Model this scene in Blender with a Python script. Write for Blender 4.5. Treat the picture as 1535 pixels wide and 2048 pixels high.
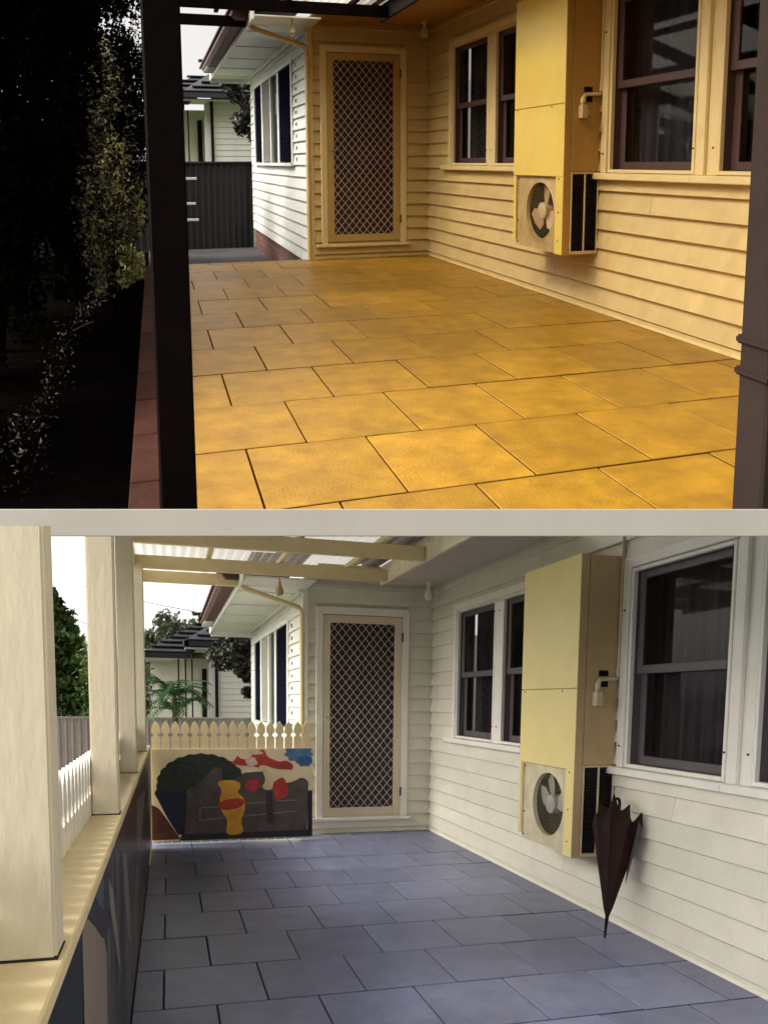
import bpy, bmesh, math, random
import numpy as np
from mathutils import Vector, Matrix
random.seed(7); rng = np.random.default_rng(7)
for o in list(bpy.data.objects): bpy.data.objects.remove(o)
scene = bpy.context.scene
col = scene.collection

# ---------------------------------------------------------------- camera
CAM = np.array([-2.65445619, -7.58738297, 1.34563003])
RIGHT = np.array([0.96280409, -0.26993159, 0.01205107])
UP = np.array([0.01597806, 0.10140031, 0.99471739])
FWD = np.array([0.26972763, 0.95752541, -0.10194162])
F_PX = 1524.51
cam_d = bpy.data.cameras.new('camera'); cam = bpy.data.objects.new('camera', cam_d); col.objects.link(cam)
cam_d.sensor_fit = 'HORIZONTAL'; cam_d.sensor_width = 36; cam_d.lens = 36 * F_PX / 1535
cam_d.shift_y = 536 / 1535; cam_d.clip_start = .05; cam_d.clip_end = 2000
cam.matrix_world = Matrix(((RIGHT[0], UP[0], -FWD[0], CAM[0]), (RIGHT[1], UP[1], -FWD[1], CAM[1]), (RIGHT[2], UP[2], -FWD[2], CAM[2]), (0, 0, 0, 1)))
scene.camera = cam

# ---------------------------------------------------------------- sky, sun, exposure
SUN_EL, SUN_AZ = math.radians(42), math.radians(272)      # azimuth clockwise from +Y
world = bpy.data.worlds.new('World'); scene.world = world; world.use_nodes = True
nt = world.node_tree; nt.nodes.clear()
sky = nt.nodes.new('ShaderNodeTexSky'); sky.sky_type = 'NISHITA'; sky.sun_disc = False
sky.sun_elevation = SUN_EL; sky.sun_rotation = SUN_AZ; sky.dust_density = 4; sky.air_density = 1.2
bw = nt.nodes.new('ShaderNodeRGBToBW'); mixn = nt.nodes.new('ShaderNodeMix'); mixn.data_type = 'RGBA'
mixn.inputs['Factor'].default_value = .9
tint = nt.nodes.new('ShaderNodeMix'); tint.data_type = 'RGBA'; tint.blend_type = 'MULTIPLY'; tint.inputs['Factor'].default_value = 1
tint.inputs['B'].default_value = (1.0, .955, .90, 1)
bg = nt.nodes.new('ShaderNodeBackground'); bg.inputs['Strength'].default_value = .15
wo = nt.nodes.new('ShaderNodeOutputWorld')
L = nt.links.new
L(sky.outputs[0], bw.inputs[0]); L(sky.outputs[0], mixn.inputs['A']); L(bw.outputs[0], mixn.inputs['B'])
L(mixn.outputs['Result'], tint.inputs['A']); L(tint.outputs['Result'], bg.inputs['Color']); L(bg.outputs[0], wo.inputs['Surface'])
sun_d = bpy.data.lights.new('sun', 'SUN'); sun_d.energy = .6; sun_d.angle = math.radians(11); sun_d.color = (1, .93, .80)
sun = bpy.data.objects.new('sun', sun_d); col.objects.link(sun)
sdir = Vector((math.sin(SUN_AZ) * math.cos(SUN_EL), math.cos(SUN_AZ) * math.cos(SUN_EL), math.sin(SUN_EL)))
sun.rotation_euler = sdir.to_track_quat('Z', 'Y').to_euler(); sun.location = (-6, -8, 12)
vs = scene.view_settings; vs.view_transform = 'Standard'; vs.look = 'None'; vs.gamma = 1; vs.use_curve_mapping = False
vs.exposure = 1.6
scene.cycles.max_bounces = 8; scene.cycles.diffuse_bounces = 4; scene.cycles.transparent_max_bounces = 12

# ---------------------------------------------------------------- materials
def mat(name, c, rough=.6, var=.15, scale=8, bump=0., bscale=60, objvar=0., spec=.4, stretch=(1, 1, 1), dirt=None, dscale=3, metal=0.):
    m = bpy.data.materials.new(name); m.use_nodes = True; n = m.node_tree; b = n.nodes['Principled BSDF']
    K = n.links.new
    tc = n.nodes.new('ShaderNodeTexCoord'); mp = n.nodes.new('ShaderNodeMapping'); mp.inputs['Scale'].default_value = stretch
    K(tc.outputs['Object'], mp.inputs[0])
    no = n.nodes.new('ShaderNodeTexNoise'); no.inputs['Scale'].default_value = scale; no.inputs['Detail'].default_value = 6; no.inputs['Roughness'].default_value = .65
    K(mp.outputs[0], no.inputs['Vector'])
    r = n.nodes.new('ShaderNodeMapRange'); r.inputs[1].default_value = .3; r.inputs[2].default_value = .7; r.inputs[3].default_value = 1 - var; r.inputs[4].default_value = 1 + var
    K(no.outputs['Fac'], r.inputs[0])
    mul = n.nodes.new('ShaderNodeVectorMath'); mul.operation = 'SCALE'; mul.inputs[0].default_value = c[:3]
    val = r.outputs[0]
    if objvar:
        oi = n.nodes.new('ShaderNodeObjectInfo'); r2 = n.nodes.new('ShaderNodeMapRange'); r2.inputs[3].default_value = 1 - objvar; r2.inputs[4].default_value = 1 + objvar
        K(oi.outputs['Random'], r2.inputs[0]); mm = n.nodes.new('ShaderNodeMath'); mm.operation = 'MULTIPLY'; K(val, mm.inputs[0]); K(r2.outputs[0], mm.inputs[1]); val = mm.outputs[0]
        ad = n.nodes.new('ShaderNodeVectorMath'); ad.operation = 'ADD'; sc = n.nodes.new('ShaderNodeVectorMath'); sc.operation = 'SCALE'; sc.inputs[0].default_value = (17, 31, 11); K(oi.outputs['Random'], sc.inputs['Scale'])
        K(mp.outputs[0], ad.inputs[0]); K(sc.outputs[0], ad.inputs[1]); K(ad.outputs[0], no.inputs['Vector'])
    K(val, mul.inputs['Scale']); cout = mul.outputs[0]
    if dirt:
        n2 = n.nodes.new('ShaderNodeTexNoise'); n2.inputs['Scale'].default_value = dscale; n2.inputs['Detail'].default_value = 8; n2.inputs['Roughness'].default_value = .7
        K(mp.outputs[0], n2.inputs['Vector'])
        r3 = n.nodes.new('ShaderNodeMapRange'); r3.inputs[1].default_value = .5; r3.inputs[2].default_value = .78; r3.inputs[4].default_value = dirt[3]
        K(n2.outputs['Fac'], r3.inputs[0]); mx = n.nodes.new('ShaderNodeMix'); mx.data_type = 'RGBA'; mx.inputs['B'].default_value = (*dirt[:3], 1)
        K(r3.outputs[0], mx.inputs['Factor']); K(cout, mx.inputs['A']); cout = mx.outputs['Result']
    K(cout, b.inputs['Base Color'])
    b.inputs['Roughness'].default_value = rough; b.inputs['Specular IOR Level'].default_value = spec; b.inputs['Metallic'].default_value = metal
    if bump:
        nb = n.nodes.new('ShaderNodeTexNoise'); nb.inputs['Scale'].default_value = bscale; nb.inputs['Detail'].default_value = 5; K(mp.outputs[0], nb.inputs['Vector'])
        bp = n.nodes.new('ShaderNodeBump'); bp.inputs['Strength'].default_value = bump; bp.inputs['Distance'].default_value = .01
        K(nb.outputs['Fac'], bp.inputs['Height']); K(bp.outputs[0], b.inputs['Normal'])
    return m
def glass(name, tintc=(.55, .55, .6), refl=.34):
    m = bpy.data.materials.new(name); m.use_nodes = True; n = m.node_tree; n.nodes.clear(); K = n.links.new
    t = n.nodes.new('ShaderNodeBsdfTransparent'); t.inputs[0].default_value = (*tintc, 1)
    g = n.nodes.new('ShaderNodeBsdfGlossy'); g.inputs['Roughness'].default_value = .03; g.inputs['Color'].default_value = (refl, refl, refl, 1)
    fr = n.nodes.new('ShaderNodeFresnel'); fr.inputs['IOR'].default_value = 1.5
    mx = n.nodes.new('ShaderNodeMixShader'); o = n.nodes.new('ShaderNodeOutputMaterial')
    ge = n.nodes.new('ShaderNodeNewGeometry'); sb = n.nodes.new('ShaderNodeMath'); sb.operation = 'SUBTRACT'; sb.inputs[0].default_value = 1; K(ge.outputs['Backfacing'], sb.inputs[1])
    mu = n.nodes.new('ShaderNodeMath'); mu.operation = 'MULTIPLY'; K(fr.outputs[0], mu.inputs[0]); K(sb.outputs[0], mu.inputs[1])
    K(mu.outputs[0], mx.inputs[0]); K(t.outputs[0], mx.inputs[1]); K(g.outputs[0], mx.inputs[2]); K(mx.outputs[0], o.inputs[0]); return m
def translucent(name, c, bump=0):
    m = bpy.data.materials.new(name); m.use_nodes = True; n = m.node_tree; n.nodes.clear(); K = n.links.new
    t = n.nodes.new('ShaderNodeBsdfTranslucent'); t.inputs[0].default_value = (*c, 1)
    d = n.nodes.new('ShaderNodeBsdfDiffuse'); d.inputs[0].default_value = (*c, 1); tr = n.nodes.new('ShaderNodeBsdfTransparent'); tr.inputs[0].default_value = (.95, .93, .88, 1)
    mx = n.nodes.new('ShaderNodeMixShader'); mx.inputs[0].default_value = .35; m2 = n.nodes.new('ShaderNodeMixShader'); m2.inputs[0].default_value = .45
    o = n.nodes.new('ShaderNodeOutputMaterial')
    K(t.outputs[0], mx.inputs[1]); K(d.outputs[0], mx.inputs[2]); K(mx.outputs[0], m2.inputs[1]); K(tr.outputs[0], m2.inputs[2]); K(m2.outputs[0], o.inputs[0]); return m
def leafmat(name, c1, c2, trans=.25, spec=.25, power=1.):
    m = bpy.data.materials.new(name); m.use_nodes = True; n = m.node_tree; b = n.nodes['Principled BSDF']; K = n.links.new
    g = n.nodes.new('ShaderNodeNewGeometry'); mx = n.nodes.new('ShaderNodeMix'); mx.data_type = 'RGBA'
    mx.inputs['A'].default_value = (*c1, 1); mx.inputs['B'].default_value = (*c2, 1)
    pw = n.nodes.new('ShaderNodeMath'); pw.operation = 'POWER'; pw.inputs[1].default_value = power; K(g.outputs['Random Per Island'], pw.inputs[0])
    K(pw.outputs[0], mx.inputs['Factor']); K(mx.outputs['Result'], b.inputs['Base Color']); b.inputs['Roughness'].default_value = .5
    b.inputs['Specular IOR Level'].default_value = spec
    t = n.nodes.new('ShaderNodeBsdfTranslucent'); K(mx.outputs['Result'], t.inputs[0]); ms = n.nodes.new('ShaderNodeMixShader'); ms.inputs[0].default_value = trans
    K(b.outputs[0], ms.inputs[1]); K(t.outputs[0], ms.inputs[2]); K(ms.outputs[0], n.nodes['Material Output'].inputs[0]); return m
def mural(name):
    m = bpy.data.materials.new(name); m.use_nodes = True; n = m.node_tree; b = n.nodes['Principled BSDF']; K = n.links.new
    tc = n.nodes.new('ShaderNodeTexCoord'); mp = n.nodes.new('ShaderNodeMapping'); mp.inputs['Scale'].default_value = (1, 7.0, .5); K(tc.outputs['Object'], mp.inputs[0])
    no = n.nodes.new('ShaderNodeTexNoise'); no.inputs['Scale'].default_value = 1.0; no.inputs['Detail'].default_value = 1.5; no.inputs['Distortion'].default_value = .5; K(mp.outputs[0], no.inputs['Vector'])
    cr = n.nodes.new('ShaderNodeValToRGB'); cr.color_ramp.interpolation = 'CONSTANT'; e = cr.color_ramp.elements
    e[0].position = 0; e[0].color = (.006, .013, .022, 1); e[1].position = .43; e[1].color = (.085, .085, .10, 1)
    for p, c in ((.475, (.022, .02, .03, 1)), (.52, (.20, .165, .13, 1)), (.555, (.03, .012, .01, 1)), (.60, (.09, .10, .13, 1)), (.64, (.012, .012, .03, 1))):
        q = e.new(p); q.color = c
    K(no.outputs['Fac'], cr.inputs[0]); K(cr.outputs[0], b.inputs['Base Color']); b.inputs['Roughness'].default_value = .32; b.inputs['Specular IOR Level'].default_value = .12; return m

# ---------------------------------------------------------------- frames: each veranda has an origin and three axes
class Frame:
    def __init__(s, O, B): s.O = np.array(O, float); s.B = np.array(B, float); s.objs = []
LOWER = Frame((0, 0, 0), np.eye(3))
# the upper veranda is skewed along the view axis, climbing away from the page strip
UPPER = Frame((0.27290417, 1.19465029, 6.42262126),
              ((1.00275903, -0.008327, -0.02151038), (0.03840436, 1.06610703, -0.02373539), (0.21586777, 0.66615141, 0.91615054)))

class MB:
    def __init__(s): s.v = []; s.f = []
    def add(s, vs, fs):
        k = len(s.v); s.v += [tuple(map(float, p)) for p in vs]; s.f += [tuple(i + k for i in q) for q in fs]; return s
    def box(s, x0, x1, y0, y1, z0, z1):
        x0, x1 = sorted((x0, x1)); y0, y1 = sorted((y0, y1)); z0, z1 = sorted((z0, z1))
        return s.add([(x0, y0, z0), (x1, y0, z0), (x1, y1, z0), (x0, y1, z0), (x0, y0, z1), (x1, y0, z1), (x1, y1, z1), (x0, y1, z1)],
                     [(0, 3, 2, 1), (4, 5, 6, 7), (0, 1, 5, 4), (1, 2, 6, 5), (2, 3, 7, 6), (3, 0, 4, 7)])
    def bar(s, a, b, w, h, up=(0, 0, 1)):
        a = Vector(a); b = Vector(b); d = (b - a).normalized(); u = Vector(up); r = d.cross(u)
        if r.length < 1e-4: r = d.cross(Vector((0, 1, 0)))
        r.normalize(); u = r.cross(d).normalized(); r = r * w / 2; u = u * h / 2
        v = [p + q for p in (a, b) for q in (-r - u, r - u, r + u, -r + u)]
        return s.add(v, [(0, 1, 2, 3), (7, 6, 5, 4), (0, 4, 5, 1), (1, 5, 6, 2), (2, 6, 7, 3), (3, 7, 4, 0)])
    def tube(s, pts, r, n=8, cap=True):
        pts = [Vector(p) for p in pts]; rs = r if isinstance(r, (list, tuple)) else [r] * len(pts); rings = []
        V = []; prev = None
        for i, p in enumerate(pts):
            d = (pts[min(i + 1, len(pts) - 1)] - pts[max(i - 1, 0)]).normalized()
            a = d.orthogonal().normalized() if prev is None else (prev - d * prev.dot(d)).normalized()
            prev = a; b = d.cross(a)
            V += [p + (a * math.cos(2 * math.pi * k / n) + b * math.sin(2 * math.pi * k / n)) * rs[i] for k in range(n)]
        F = [(i * n + k, i * n + (k + 1) % n, (i + 1) * n + (k + 1) % n, (i + 1) * n + k) for i in range(len(pts) - 1) for k in range(n)]
        if cap: F += [tuple(range(n))[::-1], tuple((len(pts) - 1) * n + k for k in range(n))]
        return s.add(V, F)
    def prism(s, poly, axis, c0, c1):          # polygon in the two other axes (in x,y,z order), extruded along axis
        def P(a, b, c): return {0: (c, a, b), 1: (a, c, b), 2: (a, b, c)}[axis]
        n = len(poly); V = [P(a, b, c0) for a, b in poly] + [P(a, b, c1) for a, b in poly]
        return s.add(V, [tuple(range(n))[::-1], tuple(range(n, 2 * n))] + [(i, (i + 1) % n, n + (i + 1) % n, n + i) for i in range(n)])
    def lathe(s, prof, c=(0, 0, 0), n=16):
        V = [(c[0] + r * math.cos(2 * math.pi * k / n), c[1] + r * math.sin(2 * math.pi * k / n), c[2] + z) for r, z in prof for k in range(n)]
        F = [(i * n + k, i * n + (k + 1) % n, (i + 1) * n + (k + 1) % n, (i + 1) * n + k) for i in range(len(prof) - 1) for k in range(n)]
        F += [tuple(range(n))[::-1], tuple((len(prof) - 1) * n + k for k in range(n))]
        return s.add(V, F)

AT = {}
def finish(o, name, fr, parent, at):
    col.objects.link(o)
    if parent is not None: o.parent = parent; o.location = fr.B @ (np.array(at) - AT[parent.name])
    else: o.location = fr.O + fr.B @ np.array(at)
    AT[o.name] = np.array(at, float); fr.objs.append(o); return o
def thing(name, label, cat, fr, at, group=None, kind=None):
    o = bpy.data.objects.new(name, None); o.empty_display_size = .1
    if kind: o['kind'] = kind
    else:
        o['label'] = label; o['category'] = cat
        if group: o['group'] = group
    return finish(o, name, fr, None, at)
def mesh(mb, m, fr, name, bevel=0, smooth=False, seg=1, side=None):
    me = bpy.data.meshes.new(name); me.from_pydata(mb.v, [], mb.f); me.materials.append(m)
    bm = bmesh.new(); bm.from_mesh(me)
    if bevel:
        bmesh.ops.bevel(bm, geom=[e for e in bm.edges if e.is_manifold and e.calc_face_angle(0) > .5], offset=bevel, segments=seg, affect='EDGES', clamp_overlap=True)
    bmesh.ops.recalc_face_normals(bm, faces=bm.faces)
    if side:
        me.materials.append(side); bm.normal_update()
        for f in bm.faces: f.material_index = 0 if f.normal.z > .6 else 1
    BM = Matrix(fr.B.tolist())
    for v in bm.verts: v.co = BM @ v.co
    if smooth:
        for f in bm.faces: f.smooth = True
    bm.to_mesh(me); bm.free()
    if smooth: me.set_sharp_from_angle(angle=math.radians(40))
    return me
def part(name, mb, m, fr, parent, bevel=0, smooth=False, at=None, label=None, kind=None, seg=1):
    """mb in veranda coordinates"""
    at = AT[parent.name] if at is None else np.array(at, float)
    b = MB(); b.v = [tuple(np.array(p) - at) for p in mb.v]; b.f = mb.f
    o = bpy.data.objects.new(name, mesh(b, m, fr, name, bevel, smooth, seg))
    if label: o['label'] = label
    if kind: o['kind'] = kind
    return finish(o, name, fr, parent, at)
def solo(name, mb, m, fr, label=None, cat=None, group=None, kind=None, at=(0, 0, 0), bevel=0, smooth=False):
    b = MB(); b.v = [tuple(np.array(p) - np.array(at)) for p in mb.v]; b.f = mb.f
    o = bpy.data.objects.new(name, mesh(b, m, fr, name, bevel, smooth))
    if kind: o['kind'] = kind
    if label: o['label'] = label; o['category'] = cat
    if group: o['group'] = group
    return finish(o, name, fr, None, at)
def inst(name, me, fr, parent, at):
    return finish(bpy.data.objects.new(name, me), name, fr, parent, at)

def leaves(center, radii, n, size, lumps=14, seed=1, lump_r=.38, aspect=1.8, droop=.3, shell=.55):
    """many leaf quads gathered in clumps through an ellipsoid; returns MB"""
    g = np.random.default_rng(seed); c = np.array(center); R = np.array(radii)
    d = g.normal(size=(lumps, 3)); d /= np.linalg.norm(d, axis=1)[:, None]
    lc = d * (shell + (1 - shell) * g.random((lumps, 1)) ** .5) * .8
    k = g.integers(0, lumps, n)
    off = g.normal(size=(n, 3)); off /= np.linalg.norm(off, axis=1)[:, None]; off *= (g.random((n, 1)) ** .4) * lump_r * (.6 + .8 * g.random(lumps)[k])[:, None]
    p = c + (lc[k] + off) * R
    a = g.normal(size=(n, 3)); a[:, 2] -= droop; a /= np.linalg.norm(a, axis=1)[:, None]
    b = np.cross(a, g.normal(size=(n, 3))); b /= np.linalg.norm(b, axis=1)[:, None]
    s = size * (.6 + .8 * g.random((n, 1)))
    a *= s * aspect / 2; b *= s / 2
    V = np.stack([p - a, p + b * .9, p + a, p - b * .9], 1).reshape(-1, 3)
    m = MB(); m.v = [tuple(x) for x in V.tolist()]; m.f = [(i, i + 1, i + 2, i + 3) for i in range(0, 4 * n, 4)]
    return m, lc * R + c
def tree(name, label, cat, fr, base, crowns, trunk_r, m_leaf, m_bark, seed, group=None, size=.07):
    t = thing(name, label, cat, fr, base, group)
    tm = MB(); base = np.array(base, float)
    main = np.array(crowns[0][0], float)
    mid = base * .5 + main * .5 + np.array([.06, -.05, 0])
    tm.tube([base, mid, main + np.array([0, 0, crowns[0][1][2] * .3])], [trunk_r, trunk_r * .75, trunk_r * .3], 8)
    cm = MB()
    for i, (c, R, n) in enumerate(crowns):
        m, lc = leaves(c, R, n, size, seed=seed + i)
        cm.add(m.v, m.f)
        for q in lc[:7]: tm.tube([mid, mid * .4 + q * .6 + np.array([0, 0, .05]), q], [trunk_r * .5, trunk_r * .3, trunk_r * .12], 5)
    part('trunk', tm, m_bark, fr, t, smooth=True); part('crown', cm, m_leaf, fr, t)
    return t

# ---------------------------------------------------------------- shared materials
M = {}
M['dark_slat'] = mat('dark slat', (.012, .010, .012), .5)
M['cavity'] = mat('dark cavity', (.02, .016, .014), .8)
M['interior'] = mat('dim room', (.02, .017, .016), .9)
M['curtain'] = mat('grey net curtain', (.115, .104, .112), .9, stretch=(1, 20, 1))
M['glass'] = glass('window glass', (.72, .72, .74))
M['brick'] = mat('red brown brick', (.13, .05, .04), .85, .3, 20, .4, 80, .25)
M['mortar'] = mat('mortar', (.20, .16, .14), .95, .2, 30)
M['fence'] = mat('dark grey steel sheet', (.013, .011, .012), .8, .12, 3, 0, 60, .05)
M['fence_light'] = mat('taupe grey steel sheet', (.22, .195, .18), .5, .12, 3, 0, 60, .05)
M['ext'] = mat('white weatherboard paint', (.66, .67, .61), .5, .06, 5, .15, 90)
M['shutter'] = mat('navy shutter paint', (.006, .006, .013), .95, spec=0)
M['bark'] = mat('bark', (.045, .035, .028), .9, .35, 14, .6, 40)
M['bark_dark'] = mat('near black bark', (.002, .0016, .0013), .95, .35, 14, .6, 40, spec=0)  # near black bark for the garden trees
M['joint_dark'] = mat('dark soil bed', (.012, .008, .006), 1, spec=0)
M['roof_tile'] = mat('dark slate tile', (.045, .045, .055), .6, .3, 12, .3, 40, .2)
M['red_tile'] = mat('red brown roof tile', (.075, .036, .032), .7, .3, 10, .3, 40, .2)
M['black'] = mat('black paint', (.006, .005, .006), .6, spec=.15)
M['navy_gutter'] = mat('dark navy gutter', (.018, .018, .03), .4)
M['nb_wall'] = mat('pale cream boards', (.74, .71, .64), .6, .06, 4)
M['white_plastic'] = mat('white plastic', (.72, .70, .64), .4)
M['steel'] = mat('dull steel', (.4, .4, .4), .35, metal=.9)
M['wire'] = mat('black wire', (.015, .015, .015), .6)
M['doorpanel'] = mat('dark brown door', (.035, .013, .009), .5)
M['page_white'] = mat('off white page paper', (.33, .315, .285), .75, .05, 6, .05, 200, spec=.1)
M['leaf_dark'] = leafmat('garden leaves darkened for shade', (.0010, .0012, .0007), (.0055, .0055, .0026), .1, 0)  # garden shade is put into this near black leaf colour
M['leaf_lit'] = leafmat('yellow green leaves painted sunlit', (.05, .06, .012), (.70, .66, .24), .4, .2, 1.8)  # sunlight on the leaves is put into their bright colour
M['leaf_con'] = leafmat('conifer green', (.022, .05, .012), (.13, .20, .05), .25, .2, 1.5)
M['leaf_grey'] = leafmat('grey green leaves', (.05, .07, .045), (.12, .15, .09), .2)
M['leaf_black'] = leafmat('hanging dark leaves', (.012, .014, .010), (.06, .06, .045), .15)
M['palm'] = leafmat('palm green', (.012, .05, .014), (.07, .14, .04), .25)
M['litter'] = leafmat('dry leaf litter', (.004, .003, .002), (.85, .72, .55), .1, .05, 8)
M['leaf_mid'] = leafmat('olive leaves with painted sun glints', (.004, .004, .002), (.45, .40, .16), .3, .2, 5)  # a few leaves coloured bright as painted glints of sun
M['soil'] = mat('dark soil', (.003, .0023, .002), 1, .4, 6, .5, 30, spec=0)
M['path'] = mat('grey concrete path', (.06, .056, .058), .85, .3, 9, .3, 60)
M['bounce_conc'] = mat('pale bounce concrete', (.42, .40, .36), .85, .12, 3, .2, 60)
M['grass'] = mat('lawn', (.05, .075, .025), .9, .4, 12, .6, 80)
M['bulb'] = mat('old glass bulb', (.42, .30, .15), .2)

PAL = {  # upper walls, trim and enamel have the warm light put into their colour
 'U': dict(wall=mat('warm lit cream wall paint', (.66, .475, .19), .45, .08, 4, .12, 120, .05, dirt=(.42, .22, .06, .45), dscale=3.5), trim=mat('warm lit cream trim paint', (.76, .58, .27), .4, .06, 5, .1, 100),
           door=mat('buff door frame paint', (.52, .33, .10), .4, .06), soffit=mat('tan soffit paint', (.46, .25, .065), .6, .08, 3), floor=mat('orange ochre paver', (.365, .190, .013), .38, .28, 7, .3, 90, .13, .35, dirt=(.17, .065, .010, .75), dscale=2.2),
           joint=mat('brown paver joint', (.095, .038, .009), .95, spec=.05), wood=mat('dark brown timber', (.0035, .0018, .0016), .8, .3, 6, .3, 40, spec=.03), ac=mat('warm lit yellow enamel', (.82, .58, .09), .32, .05, 4),
           ac_shade=mat('shaded ochre enamel side', (.46, .24, .05), .4, .08, 4), sash=mat('brown mauve sash paint', (.075, .036, .028), .5), mesh=mat('pale mesh', (.66, .50, .40), .4), fascia=mat('dark brown fascia', (.008, .004, .003), .7, spec=.1), blade=mat('tan fan blade', (.55, .38, .20), .4), pipe=mat('cream conduit', (.62, .42, .17), .4), grille=mat('worn tan panel', (.50, .34, .13), .55, .25, 6, .1, 60, dirt=(.25, .13, .05, .6), dscale=4)),
 'L': dict(wall=mat('cream white wall paint', (.70, .675, .57), .45, .06, 4, .12, 120, .04, dirt=(.50, .45, .34, .40), dscale=3.5), trim=mat('white trim paint', (.80, .78, .71), .4, .05, 5, .1, 100),
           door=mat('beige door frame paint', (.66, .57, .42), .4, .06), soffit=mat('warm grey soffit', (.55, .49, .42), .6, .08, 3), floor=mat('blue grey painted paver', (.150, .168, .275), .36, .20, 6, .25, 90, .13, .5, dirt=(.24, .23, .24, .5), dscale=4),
           joint=mat('dark grey paver joint', (.085, .088, .125), .95, spec=.05), wood=mat('cream timber paint', (.70, .58, .33), .5, .06, 5, .15, 60), ac=mat('pale yellow enamel', (.80, .68, .29), .35, .04, 4),
           ac_shade=mat('shaded tan enamel side', (.52, .38, .20), .4, .08, 4), sash=mat('mauve grey sash paint', (.105, .092, .096), .5), mesh=mat('white mesh', (.55, .50, .46), .4), fascia=mat('cream fascia paint', (.74, .66, .47), .5), blade=mat('grey fan blade', (.36, .33, .29), .4), pipe=mat('buff conduit', (.60, .50, .34), .4), grille=mat('worn cream panel', (.60, .54, .36), .55, .2, 6, .1, 60, dirt=(.32, .26, .16, .6), dscale=4)),
}
M['sheet'] = translucent('translucent roof sheet', (.80, .76, .66))
M['post_rough'] = mat('weathered cream post paint', (.67, .60, .445), .6, .08, 5, .30, 40, stretch=(1, 1, .3), dirt=(.46, .41, .30, .6), dscale=5)

XL, H = -1.347, 2.525
# ================================================================ builders used by both verandas
def boards(fr, parent, m, axis, plane, a0, a1, z0, z1, out, holes=(), pitch=.1332, zoff=.05, joints=()):
    """overlapping weatherboards: axis 'y' runs along Y at X=plane (faces -X), axis 'x' runs along X at Y=plane (faces -Y)"""
    z = zoff - pitch if zoff > z0 + .02 else zoff; cache = {}
    while z < z1 - .02:
        lo, hi = max(z, z0), min(z + pitch, z1)
        if hi - lo < .015: z += pitch; continue
        segs = [(a0, a1)]; mid = (lo + hi) / 2
        for (h0, h1, hz0, hz1) in holes:
            if hz0 < mid < hz1:
                ns = []
                for s0, s1 in segs:
                    if h1 <= s0 or h0 >= s1: ns.append((s0, s1)); continue
                    if h0 > s0: ns.append((s0, h0))
                    if h1 < s1: ns.append((h1, s1))
                segs = ns
        for jz, ja in joints:
            if lo < jz < hi:
                segs = [q for s in segs for q in ((s[0], ja - .0015), (ja + .0015, s[1])) if s[0] < ja < s[1]] + [s for s in segs if not s[0] < ja < s[1]]
        for s0, s1 in segs:
            key = (round(s1 - s0, 3), round(hi - lo, 3))
            if key not in cache:
                Lh = (s1 - s0) / 2; h = hi - lo
                prof = [(0, 0), (-.030 * out, 0), (-.033 * out, .004), (-.009 * out, h - .001), (0, h - .001)]
                mb = MB()
                if axis == 'y': mb.prism([(a, b) for a, b in prof], 1, -Lh, Lh)
                else: mb.prism([(a, b) for a, b in prof], 0, -Lh, Lh)
                cache[key] = mesh(mb, m, fr, 'weatherboard')
            c = (s0 + s1) / 2
            inst('weatherboard', cache[key], fr, parent, (plane, c, lo) if axis == 'y' else (c, plane, lo))
        z += pitch

def sash_window(fr, house, P, y0, y1, zb, zt, label=None):
    """one double hung opening in the right-hand wall between y0 (far) and y1 (near)"""
    a, b = sorted((y0, y1)); d = .022
    w = part('window', MB().box(-.03, .0, a - d, a, zb - d, zt + d).box(-.03, .0, b, b + d, zb - d, zt + d).box(-.03, 0, a, b, zb - d, zb).box(-.03, 0, a, b, zt, zt + d), P['trim_frame'], fr, house, .003, at=(0, b, zb), label=label)
    mid = (zb + zt) / 2 - .01; s = .055
    def fm(x, z0, z1): return MB().box(x, x + .03, a, a + s, z0, z1).box(x, x + .03, b - s, b, z0, z1).box(x, x + .03, a + s, b - s, z0, z0 + s * .9).box(x, x + .03, a + s, b - s, z1 - s * .8, z1)
    part('sash', fm(.012, mid - .02, zt), P['sash'], fr, w, .003); part('sash', fm(.046, zb, mid + .025), P['sash'], fr, w, .003)
    part('reveal', MB().box(.0, .14, a - .02, a, zb, zt).box(.0, .14, b, b + .02, zb, zt).box(0, .14, a - .02, b + .02, zt, zt + .02).box(0, .14, a - .02, b + .02, zb - .02, zb), P['sash'], fr, w)
    part('pane', MB().box(.022, .027, a + s, b - s, mid, zt - .04), M['glass'], fr, w); part('pane', MB().box(.056, .061, a + s, b - s, zb + .04, mid), M['glass'], fr, w)
    n = 60; cu = MB(); V = []
    for i in range(n + 1):
        t = i / n; yy = a + (b - a) * t; xx = .16 + .018 * math.sin(t * 46 + 2 * math.sin(t * 9)) + .008 * math.sin(t * 113)
        V += [(xx, yy, zb - .05), (xx * .9 + .016, yy, zt + .05)]
    cu.add(V, [(2 * i, 2 * i + 2, 2 * i + 3, 2 * i + 1) for i in range(n)])
    part('curtain', cu, M['curtain'], fr, w)
    part('room_lining', MB().box(.3, .34, a - .3, b + .3, zb - .4, zt + .4), M['interior'], fr, w)
    return w

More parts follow.
